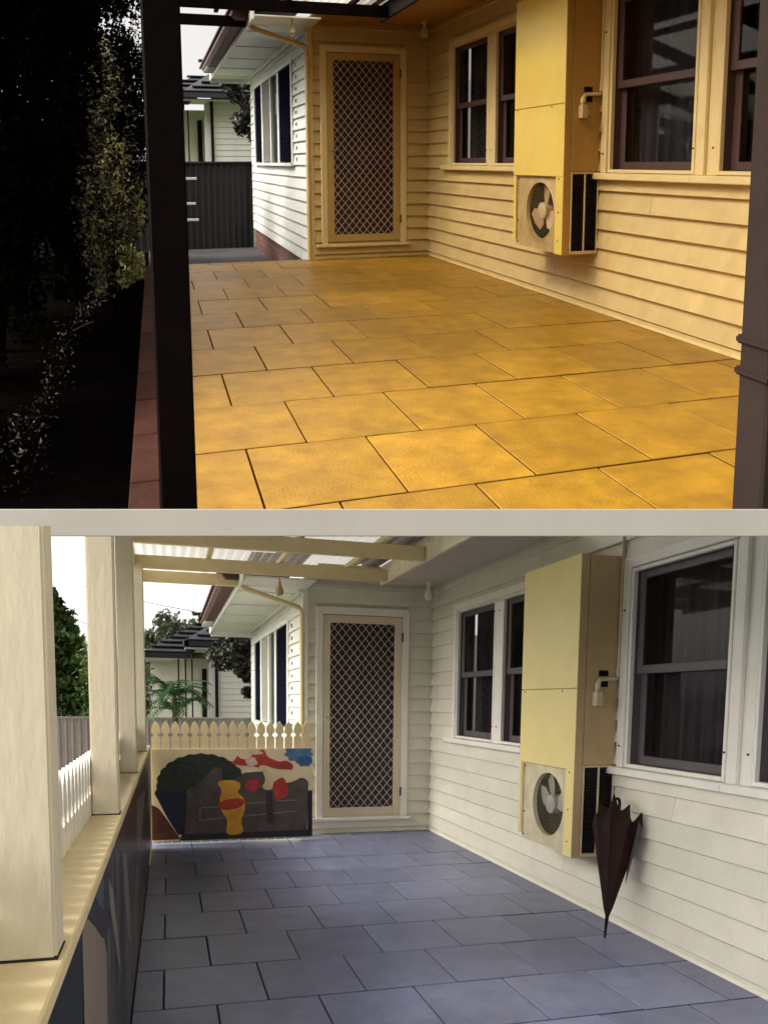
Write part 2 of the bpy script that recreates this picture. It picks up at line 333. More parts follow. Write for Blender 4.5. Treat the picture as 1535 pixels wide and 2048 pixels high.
def house(fr, P, key):
    desc = {'U': 'yellow cream weatherboard house with screen door and brown sashes, beside the orange paved veranda', 'L': 'pale cream weatherboard house with white trim and screen door, beside the blue grey paved veranda'}[key]
    h = thing('weatherboard_house', desc, 'house', fr, (0, 0, 0))
    W1 = (-2.66, -.69, .98, 2.24); W2 = (-5.52, -3.53, .96, 2.19)
    boards(fr, h, P['wall'], 'y', -.004, -7.6, -.033, 0, H, 1, holes=(W1, W2), joints=((.74, -4.06), (.2, -2.9)))
    boards(fr, h, P['wall'], 'x', -.004, XL + .03, -.02, 0, H, 1, holes=((-1.235, -.29, .16, 2.27),))
    boards(fr, h, M['ext'], 'y', XL - .004, .03, 4.85, -.05, 2.44, 1, holes=((.9, 4.3, 1.04, 2.23),), zoff=-.05)
    # solid wall behind the boards
    wb = MB().box(0, .12, -7.6, 0, -.4, .96).box(0, .12, -7.6, 0, 2.26, 2.9)
    for a, b in ((-3.51, -2.68), (-.67, 0.12), (-7.6, -5.52)): wb.box(0, .12, a, b, .96, 2.26)
    wb.box(XL, -1.225, 0, .1, -.4, 2.5).box(-.30, -.001, 0, .1, -.4, 2.5).box(-1.225, -.30, 0, .1, 2.28, 2.5).box(-1.225, -.3, 0, .1, -.4, .17)
    part('wall_frame', wb, P['wall'], fr, h)
    part('wall_frame', MB().box(XL, XL + .1, .1, 4.85, -.04, 1.04).box(XL, XL + .1, .1, .9, 1.04, 2.5).box(XL, XL + .1, 4.3, 4.85, 1.04, 2.5).box(XL, XL + .1, .9, 4.3, 2.23, 2.5).box(XL + .1, 3, 4.76, 4.84, -.4, 2.5), M['ext'], fr, h)
    part('corner_bead', MB().box(-.022, .0, -.020, 0, 0, H), P['wall'], fr, h, .002)
    part('corner_shade', MB().box(-.012, -.001, -.034, -.0205, 0, H), M['doorpanel'], fr, h)  # dark strip painting the shade of the gap at the inside corner
    part('corner_stop', MB().box(XL - .03, XL + .028, -.028, .03, 0, 2.44), P['trim'], fr, h, .003)
    part('corner_stop', MB().box(XL - .03, XL + .005, 4.83, 4.87, -.05, 2.4), M['ext'], fr, h, .003)
    part('skirting', MB().box(-.028, -.002, -7.6, -.03, 0, .045), P['wall'], fr, h, .003)
    # brick footing of the white wing
    part('footing_core', MB().box(XL + .02, XL + .1, .06, 4.84, -.45, -.055), M['mortar'], fr, h)
    bk = mesh(MB().box(-.012, .03, -.11, .11, 0, .068), M['brick'], fr, 'brick', .004)
    for r in range(5):
        for k in range(21):
            y = .17 + .232 * k + (.116 if r % 2 else 0)
            if y < 4.75: inst('brick', bk, fr, h, (XL + .002, y, -.43 + r * .076))
    # windows of the long wall
    P['trim_frame'] = P['trim']
    for a, b in ((-.776, -1.60), (-1.79, -2.60)): sash_window(fr, h, P, a, b, 1.035, 2.185)
    for a, b in ((-3.60, -4.42), (-4.645, -5.46)): sash_window(fr, h, P, a, b, .995, 2.12)
    tr = MB()
    def casing(a, b, zb, zt, mulls, w=.062):
        for q in (MB().box(-.045, 0, a - w, a, zb, zt + w), MB().box(-.045, 0, b, b + w, zb, zt + w), MB().box(-.045, 0, a, b, zt, zt + w)): part('window_casing', q, P['trim'], fr, h, .004)
        for m0, m1 in mulls: part('window_mullion', MB().box(-.026, .1, m0, m1, zb, zt - .001), P['trim'], fr, h, .003)
    casing(-2.60 - .024, -.776 + .024, 1.01, 2.209, ((-1.766, -1.624),))
    casing(-5.46 - .024, -3.60 + .024, .97, 2.145, ((-4.621, -4.444),))
    for y in (-4.50,): part('mullion_cover', MB().box(-.052, -.026, y - .045, y + .015, .97, 2.145), P['trim'], fr, h, .004)
    part('window_sill', MB().box(-.075, .1, -2.74, -.53, .965, 1.01), P['trim'], fr, h, .005)
    part('window_sill', MB().box(-.075, .1, -4.462, -3.44, .925, .97), P['trim'], fr, h, .005); part('window_sill', MB().box(-.075, .1, -5.6, -4.466, .925, .97), P['trim'], fr, h, .005)
    sc = MB()
    for y, z in ((-3.55, 1.9), (-3.55, 1.1), (-4.46, 1.12), (-4.62, 1.12), (-1.66, 1.15), (-1.66, 2.1), (-1.75, 2.1), (-1.75, 1.15)): sc.tube([(-.05, y, z), (-.056, y, z)], .006, 6)
    part('casing_screws', sc, M['doorpanel'], fr, h, kind='stuff')
    # door
    a, b, zb, zt = -1.242, -.281, .16, 2.281
    part('architrave', MB().box(a, a + .068, -.045, 0, zb, zt).box(b - .068, b, -.045, 0, zb, zt).box(a + .068, b - .068, -.045, 0, zt - .075, zt), P['trim'], fr, h, .004)
    part('door_sill', MB().box(a - .06, b + .03, -.075, 0, .13, .16), P['trim'], fr, h, .004)
    la, lb, lz0, lz1 = -1.172, -.352, .185, 2.20; oa, ob, oz0, oz1 = -1.098, -.428, .262, 2.125
    dr = part('screen_door', MB().box(la, oa, -.035, -.008, lz0, lz1).box(ob, lb, -.035, -.008, lz0, lz1).box(oa, ob, -.035, -.008, lz0, oz0).box(oa, ob, -.035, -.008, oz1, lz1), P['door'], fr, h, .004)
    px, pz = .0806, .098; g = MB(); x0, x1, z0, z1 = oa, ob, oz0, oz1
    nn = int((x1 - x0) / px + (z1 - z0) / pz) + 2
    nodes = set()
    for sgn in (1, -1):
        for i in range(-1, nn + 1):
            # line: (x-x0)/px + sgn*(z-z0)/pz = i (+ offset for the second set)
            c = i if sgn == 1 else i - int((z1 - z0) / pz) - 1
            pts = []
            for x in (x0, x1):
                z = z0 + sgn * (c - (x - x0) / px) * pz
                if z0 <= z <= z1: pts.append((x, z))
            for z in (z0, z1):
                x = x0 + (c - sgn * (z - z0) / pz) * px
                if x0 < x < x1: pts.append((x, z))
            if len(pts) >= 2 and abs(pts[0][0] - pts[1][0]) > .02: g.bar((pts[0][0], -.026, pts[0][1]), (pts[1][0], -.026, pts[1][1]), .0055, .005 if sgn == 1 else .0065, up=(0, 1, 0))
    for i in range(int(2 * (x1 - x0) / px) + 1):
        for j in range(int(2 * (z1 - z0) / pz) + 1):
            if (i + j) % 2 == 0: g.box(x0 + i * px / 2 - .005, x0 + i * px / 2 + .005, -.031, -.021, z0 + j * pz / 2 - .005, z0 + j * pz / 2 + .005)
    part('security_mesh', g, P['mesh'], fr, dr)
    part('door_panel', MB().box(a + .02, b - .02, .03, .07, .12, zt), M['doorpanel'], fr, dr)
    part('fly_screen', MB().box(oa, ob, -.016, -.014, oz0, oz1), M['doorpanel'], fr, dr)
    part('door_handle', MB().bar((-1.142, -.05, 1.18), (-1.06, -.055, 1.185), .010, .010).tube([(-1.135, -.034, 1.18), (-1.135, -.055, 1.18)], .014, 8), M['steel'], fr, dr, .002)
    for z in (2.0, .42): part('hinge', MB().tube([(-.350, -.045, z - .045), (-.350, -.045, z + .045)], .009, 8), M['doorpanel'], fr, dr)
    # eaves
    part('soffit', MB().box(-.76, 0, -7.6, 0, H, H + .02).box(XL - .02, -.76, -.75, 0.0, H, H + .02), P['soffit'], fr, h)
    part('soffit_batten', MB().box(-.74, -.72, -7.6, -.8, H - .012, H - .001).box(-.03, -.005, -7.6, -.03, H - .025, H - .001).box(XL, -.03, -.045, -.03, H - .025, H - .001), P['soffit'], fr, h)
    part('fascia', MB().box(-.79, -.762, -7.6, -.75, 2.40, 2.56), P['fascia'], fr, h, .004)
    part('fascia', MB().box(XL - .02, -.79, -.78, -.752, 2.47, 2.56), P['fascia'], fr, h, .004)
    part('gutter', MB().box(-.90, -.792, -7.6, -.5, 2.575, 2.585).box(-.90, -.89, -7.6, -.5, 2.585, 2.67), M['red_tile'], fr, h)
    rf = MB().add([(-.95, -7.6, 2.68), (-.95, -.2, 2.68), (2.5, -.2, 3.9), (2.5, -7.6, 3.9)], [(0, 1, 2, 3)]); rf.add([(-.95, -7.6, 2.64), (-.95, -.2, 2.64), (2.5, -.2, 3.86), (2.5, -7.6, 3.86)], [(3, 2, 1, 0)])
    part('roof', rf, M['red_tile'], fr, h)
    # white wing: eave, gutter, tiled edge
    part('wing_soffit', MB().box(-1.99, XL, -.62, 5.15, 2.43, 2.445), M['ext'], fr, h)
    sb = MB()
    for y in (.25, 1.35, 2.45, 3.55, 4.6): sb.box(-1.99, XL - .03, y, y + .03, 2.42, 2.43)
    sb.box(XL - .07, XL - .03, -.04, 4.85, 2.40, 2.43)
    part('soffit_batten', sb, M['ext'], fr, h, .003)
    part('wing_fascia', MB().box(-2.012, -1.99, -.62, 5.17, 2.40, 2.52), M['ext'], fr, h, .003)
    part('wing_fascia', MB().box(-1.99, XL, 5.15, 5.17, 2.36, 2.52), M['ext'], fr, h, .003)
    gu = MB().prism([(-2.014, 2.455), (-2.13, 2.455), (-2.17, 2.50), (-2.17, 2.535), (-2.014, 2.535)], 1, -.3, 4.55)
    part('wing_gutter', gu, M['red_tile'], fr, h, .004)
    gb = MB()
    for k in range(6): gb.bar((-2.16, 3.7 + .14 * k, 2.45), (-2.02, 3.7 + .14 * k, 2.447), .05, .012)
    part('gutter_bracket', gb, M['ext'], fr, h)
    tl = mesh(MB().box(-.17, .17, -.145, .145, 0, .03), M['red_tile'], fr, 'roof_tile', .006)
    for k in range(18):
        for r in range(3): inst('roof_tile', tl, fr, h, (-2.02 + .28 * r, -.3 + .3 * k + .02 * (r % 2), 2.56 + .10 * r))
    # downpipe from the wing gutter across the eave and down the corner
    part('downpipe', MB().tube([(-1.98, -.10, 2.44), (-1.95, -.10, 2.405), (-1.42, -.10, 2.245), (-1.392, -.095, 2.20), (-1.392, -.09, 0.02)], .026, 10), P['pipe'] if key == 'U' else P['wood'], fr, h, smooth=True)
    # side window with shutters on the white wing
    X = XL - .028
    sw = part('side_window', MB().box(X - .02, X + .05, .86, .93, 1.03, 2.25).box(X - .02, X + .05, 4.25, 4.32, 1.03, 2.25).box(X - .02, X + .05, .93, 4.25, 2.2, 2.25).box(X - .045, X + .05, .84, 4.34, 1.0, 1.04).box(X - .015, X + .05, 1.86, 1.98, 1.04, 2.2).box(X - .015, X + .05, 2.55, 2.62, 1.04, 2.2).box(X - .015, X + .05, 3.38, 3.5, 1.04, 2.2), M['ext'], fr, h, .003)
    part('pane', MB().box(X + .02, X + .026, 1.98, 3.38, 1.05, 2.2), M['glass'], fr, sw); part('room_lining', MB().box(XL + .3, XL + .32, .8, 4.4, .9, 2.4), M['interior'], fr, sw)
    lv = MB()
    for k in range(12): lv.bar((X + .005, 2.68 + .058 * k, 1.06), (X + .005, 2.68 + .058 * k, 2.19), .004, .035, up=(1, 0, 0))
    part('vertical_blind', lv, M['white_plastic'], fr, sw)
    for y0, y1 in ((.98, 1.84), (3.52, 4.2)):
        s_ = MB().box(X - .005, X + .02, y0, y1, 1.055, 2.19)
        for k in range(22): s_.bar((X - .007, y0 + .05, 1.12 + k * .047), (X - .007, y1 - .05, 1.12 + k * .047), .006, .036)
        part('shutter', s_, M['shutter'], fr, sw)
    # vent slot strip beside the shutter
    vsn = MB()
    for k in range(9): vsn.box(XL - .036, XL - .029, .64, .665, 1.06 + k * .133, 1.10 + k * .133)
    part('board_end_cover', vsn, M['black'], fr, h)
    return h

def pavers(fr, P, key, xl, y_near, row0, pitch, xoff):
    fl = thing('paved_floor', None, None, fr, (0, 0, 0), kind='structure')
    part('joint_bed', MB().box(xl + .004, 0.0, y_near, .0, -.06, -.018), P['joint'], fr, fl)
    part('slab', MB().box(xl + .004, 0.0, y_near, .0, -.42, -.062), M['bounce_conc'], fr, fl)  # pale underside added to bounce light into the lower veranda
    cache = {}
    r = 0; y1 = -.003
    y = row0
    rows = []
    while y1 > y_near:
        rows.append((y, y1)); y1 = y; y -= pitch
    gap = .0045
    for k, (a, b) in enumerate(rows):
        a = max(a, y_near); x = -6 + xoff + (.228 if k % 2 else 0)
        while x < 0:
            x0, x1 = max(x, xl), min(x + .4565, -.003)
            if x1 - x0 > .03:
                keyk = (round(x1 - x0, 3), round(b - a, 3))
                if keyk not in cache:
                    w, d = (x1 - x0) / 2 - .0035, (b - a) / 2 - .0055
                    cache[keyk] = mesh(MB().box(-w, w, -d, d, -.03, 0), P['floor'], fr, 'paver', .0025, side=P['joint'])
                inst('paver', cache[keyk], fr, fl, ((x0 + x1) / 2, (a + b) / 2, random.uniform(-.0022, .0015)))
            x += .4565
    return fl

def aircon(fr, P, key):
    lab = {'U': 'bright yellow box air conditioner with round fan, on the yellow wall above orange paving', 'L': 'pale yellow box air conditioner with round fan, beside the folded dark umbrella'}[key]
    y0, y1, xf, zb, zt = -3.476, -2.73, -.303, .405, 2.232
    t = thing('air_conditioner', lab, 'air conditioner', fr, (-.15, (y0 + y1) / 2, zb))
    cab = MB().box(xf + .014, -.03, y0 + .012, y1, .955, zt - .003)
    cab.box(-.06, -.03, y0 + .03, y1, zb + .02, .955).box(xf + .03, -.06, y1 - .02, y1, zb + .02, .955).box(xf + .03, -.06, y0 + .03, y1 - .02, zb + .012, zb + .03)
    part('cabinet', cab, P['ac_shade'], fr, t)
    part('front_panel', MB().box(xf, xf + .012, y0 + .002, y1 + .004, 1.441, zt), P['ac'], fr, t, .003)
    lo = MB().box(xf, xf + .012, y0 + .002, y1 + .004, .945, 1.437).box(xf, xf + .012, y0 + .002, -3.372, zb, .945).box(xf, xf + .012, -2.762, y1 + .004, .45, .945)
    part('front_panel', lo, P['ac'], fr, t, .003)
    # side facing the camera, its shade put into a darker enamel colour
    part('side_panel', MB().box(xf + .001, -.248, y0, y0 + .012, zb, zt - .004).box(-.244, -.03, y0, y0 + .012, .978, zt - .004), P['ac_shade'], fr, t, .002)
    part('louvre_frame', MB().box(-.244, -.232, y0 - .004, y0 + .012, .41, .975).box(-.040, -.028, y0 - .004, y0 + .012, .41, .975).box(-.232, -.04, y0 - .004, y0 + .012, .963, .975).box(-.232, -.04, y0 - .004, y0 + .012, .41, .432).box(-.139, -.129, y0 - .004, y0 + .012, .432, .963), P['pipe'], fr, t, .002)
    part('louvre_back', MB().box(-.236, -.036, y0 + .022, y0 + .026, .42, .97).box(-.0475, -.0402, y0 - .002, y0 + .03, .434, .961), M['dark_slat'], fr, t)
    for x0, x1 in ((-.232, -.139), (-.129, -.04)):
        s = MB()
        for k in range(33): s.bar((x0, y0 + .008, .438 + k * .0162), (x1, y0 + .008, .438 + k * .0162), .012, .0035, up=(0, -.6, 1))
        part('louvre', s, M['dark_slat'], fr, t)
    # fan face: recessed plate with a round hole and rolled ring
    cy, cz, R = -3.135, .695, .212; n = 40
    ring = [(cy + R * math.cos(2 * math.pi * k / n), cz + R * math.sin(2 * math.pi * k / n)) for k in range(n)]
    oy0, oy1, oz0, oz1 = -3.385, -2.75, zb + .004, .95; xg = xf + .022
    def edge(k):
        a = 2 * math.pi * k / n; c, s = math.cos(a), math.sin(a)
        ty = ((oy1 - cy) if c > 0 else (oy0 - cy)) / c if abs(c) > 1e-6 else 1e9; tz = ((oz1 - cz) if s > 0 else (oz0 - cz)) / s if abs(s) > 1e-6 else 1e9
        q = min(ty, tz); return (cy + q * c, cz + q * s)
    V = []; F = []
    for k in range(n): V += [(xg, *edge(k)), (xg, *ring[k]), (xg - .012, cy + (R * .97) * math.cos(2 * math.pi * k / n), cz + R * .97 * math.sin(2 * math.pi * k / n)), (xg + .016, cy + (R * .965) * math.cos(2 * math.pi * k / n), cz + R * .965 * math.sin(2 * math.pi * k / n)), (xg + .0, cy + R * 1.13 * math.cos(2 * math.pi * k / n), cz + min(R * 1.13 * math.sin(2 * math.pi * k / n), .24))]
    for k in range(n):
        a, b = 5 * k, 5 * ((k + 1) % n)
        F += [(a, b, b + 4, a + 4), (a + 4, b + 4, b + 2, a + 2), (a + 2, b + 2, b + 3, a + 3)]
    pl = MB().add(V, F)
    for (yy, zz) in ((oy0, oz0), (oy1, oz0), (oy0, oz1), (oy1, oz1)):
        k = [i for i in range(n)]
    part('fan_plate', pl, P['grille'], fr, t, smooth=True)
    cor = MB()
    ks = sorted(range(n), key=lambda k: 0)
    for k in range(n):
        e0, e1 = edge(k), edge((k + 1) % n)
        if abs(e0[0] - e1[0]) > 1e-4 and abs(e0[1] - e1[1]) > 1e-4:
            cy_ = e0[0] if e0[0] in (oy0, oy1) else e1[0]; cz_ = e0[1] if e0[1] in (oz0, oz1) else e1[1]
            yc = oy0 if min(abs(e0[0] - oy0), abs(e1[0] - oy0)) < 1e-6 else oy1; zc = oz0 if min(abs(e0[1] - oz0), abs(e1[1] - oz0)) < 1e-6 else oz1
            cor.add([(xg, *e0), (xg, *e1), (xg, yc, zc)], [(0, 1, 2)])
    part('fan_plate', cor, P['grille'], fr, t)
    part('fan_cavity', MB().box(-.078, -.062, y0 + .02, y1 - .02, zb + .03, .95).box(-.21, -.08, y1 - .028, y1 - .022, zb + .03, .95).box(-.21, -.08, y0 + .03, y0 + .036, zb + .03, .95), M['cavity'], fr, t)
    xb = xf + .056
    part('fan_hub', MB().tube([(xb - .035, cy, cz), (xb - .028, cy, cz), (xb + .03, cy, cz)], [.035, .060, .064], 18), P['blade'], fr, t, smooth=True)
    for a in ((100, 215, 335) if key == 'U' else (75, 165, 20)):
        a = math.radians(a); ca, sa = math.cos(a), math.sin(a); prof = [(.04, -.03), (.10, -.075), (.165, -.088), (.194, -.03), (.186, .045), (.12, .065), (.05, .03)]
        V = [];
        for dx in (0, .003):
            V += [(xb + dx - .25 * q, cy + r * ca - q * sa, cz + r * sa + q * ca) for r, q in prof]
        m = len(prof); part('fan_blade', MB().add(V, [tuple(range(m)), tuple(range(2 * m - 1, m - 1, -1))] + [(i, m + i, m + (i + 1) % m, (i + 1) % m) for i in range(m)]), P['blade'], fr, t)
    gw = MB()
    for k in range(-17, 18):
        z = cz + k * .0115; hw = math.sqrt(max(0, R * R * .95 - (z - cz) ** 2)); gw.bar((xg + .006, cy - hw, z), (xg + .006, cy + hw, z), .0010, .0010)
    part('fan_guard', gw, P['grille'], fr, t)
    sc = MB()
    for y in (-3.355, -2.78):
        for z in (.44, .60, .92): sc.tube([(xg - .001, y, z), (xg - .006, y, z)], .006, 6)
    for y, z in ((-2.78, 1.425), (-3.3, 1.425), (-3.42, .93), (-3.42, .70), (-3.42, .5)): sc.tube([(xf, y, z), (xf - .004, y, z)], .005, 6)
    part('screws', sc, M['doorpanel'], fr, t, kind='stuff')
    part('conduit', MB().tube([(-.036, y0 - .017, H - .01), (-.036, y0 - .017, 1.56), (-.026, y0 - .017, 1.525), (-.05, y0 - .018, 1.50), (-.145, y0 - .02, 1.497), (-.17, y0 - .026, 1.49), (-.182, y0 - .022, 1.46), (-.182, y0 - .02, 1.42)], .0125, 10), P['pipe'], fr, t, smooth=True)
    part('conduit_elbow', MB().tube([(-.036, y0 - .018, 1.58), (-.036, y0 - .018, 1.55), (-.038, y0 - .018, 1.52)], .018, 8), P['pipe'], fr, t)
    part('conduit_elbow', MB().tube([(-.178, y0 - .024, 1.475), (-.182, y0 - .022, 1.44)], .018, 8), P['pipe'], fr, t)
    part('switch_box', MB().box(-.203, -.155, y0 - .05, y0 - .001, 1.335, 1.425), P['pipe'], fr, t, .005); part('switch_knob', MB().tube([(-.145, y0 - .001, 1.378), (-.145, y0 - .03, 1.378)], .022, 12), P['pipe'], fr, t)
    for z in (1.515, 1.45): part('rating_plate', MB().box(-.162, -.098, y0 - .003, y0 - .0005, z, z + .035), M['black'], fr, t)
    return t

def veranda_roof(fr, P, key):
    lab = {'U': 'dark brown timber veranda roof frame with pale roof sheet above the orange paving', 'L': 'cream timber veranda roof frame with translucent sheet above the blue grey paving'}[key]
    t = thing('veranda_roof', lab, 'veranda roof', fr, (-1.8, -1, 2.4))
    if key == 'L': ys = (-2.02, -.97, -.22, -3.2, -4.4)
    else: ys = (-1.02, -.14, -2.2, -3.4, -4.6)
    z0 = 2.40
    for i, y in enumerate(ys):
        x1 = -.793 if y < -.5 else -2.02
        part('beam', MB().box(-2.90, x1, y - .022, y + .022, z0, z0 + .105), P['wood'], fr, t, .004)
    part('beam', MB().box(-2.945, -2.90, -6.6, -.05, z0 - .03, z0 + .13), P['wood'], fr, t, .004)
    for x in (-2.32, -1.72, -1.12):
        part('purlin', MB().box(x - .02, x + .02, -6.5, -.25 if x < -2 else -.55, z0 + .107, z0 + .15), P['wood'], fr, t, .003)
    # corrugated sheet
    n = 220; V = []
    for i in range(n + 1):
        x = -3.02 + (2.3) * i / n; z = z0 + .165 + .009 * math.sin(i * 2 * math.pi / 7.3)
        V += [(x, -6.6, z), (x, -.16 if x < -2.02 else -.6, z)]
    part('roof_sheet', MB().add(V, [(2 * i, 2 * i + 2, 2 * i + 3, 2 * i + 1) for i in range(n)]), M['sheet'], fr, t, smooth=True)
    return t

def light_fittings(fr, P, key):
    w = {'U': 'orange paved', 'L': 'blue grey paved'}[key]
    t = thing('hanging_bulb', f'bare teardrop bulb hanging under the eave beside the {w} veranda', 'light bulb', fr, (-1.72, -.62, 2.42))
    x, y = (-1.70, -.72) if key == 'L' else (-1.62, -.55)
    part('cord', MB().tube([(x, y, 2.425), (x, y, 2.375)], .008, 6), M['bulb'], fr, t)
    part('glass', MB().lathe([(.012, .09), (.018, .06), (.036, .02), (.038, -.005), (.026, -.03), (.006, -.038)], (x, y, 2.30), 14), M['bulb'], fr, t, smooth=True)
    t = thing('ceiling_lamp', f'small white bayonet lamp fitting below the soffit in the {w} veranda corner', 'lamp', fr, (-.14, -.25, 2.5))
    part('lamp_holder', MB().lathe([(.04, 0), (.04, -.015), (.018, -.02), (.018, -.06), (.03, -.065), (.03, -.075)], (-.15, -.26, H), 14), M['white_plastic'] if key == 'L' else P['trim'], fr, t, smooth=True)
    part('lamp_shade', MB().lathe([(.03, 0), (.042, -.02), (.042, -.07), (.03, -.09), (.01, -.095)], (-.15, -.26, H - .077), 14), M['white_plastic'] if key == 'L' else P['trim'], fr, t, smooth=True)

def steel_fence(fr, m, key):
    lab = {'U': 'dark ribbed steel fence behind the dark post and white wing', 'L': 'grey ribbed steel fence behind the white pickets'}[key]
    t = thing('steel_fence', lab, 'fence', fr, (-1.4, 5, -.42))
    x = -1.36; w = .40
    pm = MB(); prof = []
    for k in range(4):
        a = -w + w * k / 4
        prof += [(a, 0), (a + .055, 0), (a + .065, -.014), (a + .09, -.014)]
    V = [];
    for a, d in prof + [(0, 0)]: V += [(a, d, -.02), (a, d, 1.45)]
    pm.add(V, [(2 * i, 2 * i + 2, 2 * i + 3, 2 * i + 1) for i in range(len(V) // 2 - 1)])
    me = mesh(pm, m, fr, 'fence_panel')
    i = 0
    while x > -8:
        inst('fence_panel', me, fr, t, (x, 5, -.42)); x -= w; i += 1
        if i % 6 == 0: part('fence_post', MB().box(x - .03, x + .03, 4.975, 5.035, -.42, 1.05), m, fr, t, .003)
    part('top_rail', MB().box(-8, -1.36, 4.97, 5.03, 1.03, 1.062), m, fr, t, .003); part('bottom_rail', MB().box(-8, -1.36, 4.97, 5.03, -.44, -.40), m, fr, t, .003)

def neighbour(fr, key):
    lab = {'U': 'small pale neighbour house with navy gutter beyond the dark steel fence', 'L': 'pale neighbour house with dark hipped roof and black poles beyond the pickets'}[key]
    t = thing('neighbour_house', lab, 'house', fr, (-1.2, 11, -.4)); Y = 11
    part('wall', MB().box(-2.55, -1.62, Y + .9, Y + 1.0, -.4, 2.35).box(-1.66, -1.58, Y + .0, Y + 1, -.4, 2.5).box(-1.58, 1.2, Y, Y + .1, -.4, .5), M['nb_wall'], fr, t)
    me = mesh(MB().prism([(0, 0), (-.02, 0), (-.006, .139), (0, .139)], 0, -1.38, 1.38), M['nb_wall'], fr, 'weatherboard')
    for k in range(15): inst('weatherboard', me, fr, t, (-.19, Y, .5 + .14 * k))
    part('wall', MB().box(-1.57, 1.2, Y + .002, Y + .09, .5, 2.6), M['nb_wall'], fr, t)
    part('wall', MB().box(-3.1, -2.5, Y + 1.9, Y + 2.0, -.4, 2.3), M['nb_wall'], fr, t)
    part('soffit', MB().box(-2.28, 1.2, Y - .45, Y + 1, 2.50, 2.53).box(-3.2, -2.28, Y - .05, Y + 2.2, 2.30, 2.33), M['nb_wall'], fr, t)
    part('gutter', MB().box(-2.30, 1.2, Y - .55, Y - .45, 2.55, 2.68).box(-2.32, -2.2, Y - .55, Y + 1.5, 2.55, 2.68), M['navy_gutter'], fr, t, .01)
    part('gutter', MB().box(-3.25, -2.2, Y - .15, Y - .05, 2.29, 2.42).box(-3.3, -3.2, Y - .15, Y + 2, 2.29, 2.42), M['navy_gutter'], fr, t, .01)
    # hipped tile roof, courses of tiles
    tl = mesh(MB().box(-.15, .15, -.17, .17, 0, .03), M['roof_tile'], fr, 'roof_tile', .008)
    for r in range(7):
        for k in range(14):
            x = -2.1 + r * .23 + k * .29
            if x < 1.1: inst('roof_tile', tl, fr, t, (x, Y - .4 + .27 * r, 2.69 + .135 * r))
        for k in range(5):
            x = -3.1 + r * .2 + k * .29
            if x < -2.0 + .25 * r: inst('roof_tile', tl, fr, t, (x, Y + .0 + .27 * r, 2.43 + .135 * r))
    rb = MB().add([(-2.3, Y - .5, 2.67), (1.2, Y - .5, 2.67), (1.2, Y + 1.9, 3.87), (-.7, Y + 1.9, 3.87), (-2.3, Y + 2.5, 2.67)], [(0, 1, 2, 3), (0, 3, 4)])
    rb.add([(-3.25, Y - .1, 2.41), (-2.1, Y - .1, 2.41), (-1.4, Y + 1.6, 3.26), (-1.9, Y + 1.6, 3.26), (-3.25, Y + 2.5, 2.41)], [(0, 1, 2, 3), (0, 3, 4)])
    part('roof', rb, M['roof_tile'], fr, t)
    for x in (-2.43, -2.27, -2.12): part('pole', MB().tube([(x, Y + .05, -.4), (x, Y + .05, 2.29)], .018, 6), M['black'], fr, t)
    part('window', MB().box(-1.86, -1.75, Y + .85, Y + .9, .7, 2.1), M['black'], fr, t); part('window_trim', MB().box(-1.74, -1.66, Y + .0, Y + .05, -.4, 2.45), M['ext'], fr, t)
    part('downpipe', MB().box(-1.60, -1.53, Y - .08, Y - .025, -.4, 2.55), M['black'], fr, t)

# ================================================================ LOWER veranda (blue grey paving)
fr, P = LOWER, PAL['L']
solo('driveway', MB().box(-9, -3.05, -16, 4.9, -.428, -.42), M['bounce_conc'], fr, kind='structure')  # unseen pale ground added to bounce light onto soffit and walls
solo('ground', MB().box(-150, 150, -150, 200, -.6, -.43), M['grass'], fr, kind='structure')
pavers(fr, P, 'L', -2.83, -7.6, -.17, .51, -.351 - .0)
house(fr, P, 'L'); aircon(fr, P, 'L'); veranda_roof(fr, P, 'L'); light_fittings(fr, P, 'L'); steel_fence(fr, M['fence_light'], 'L'); neighbour(fr, 'L')
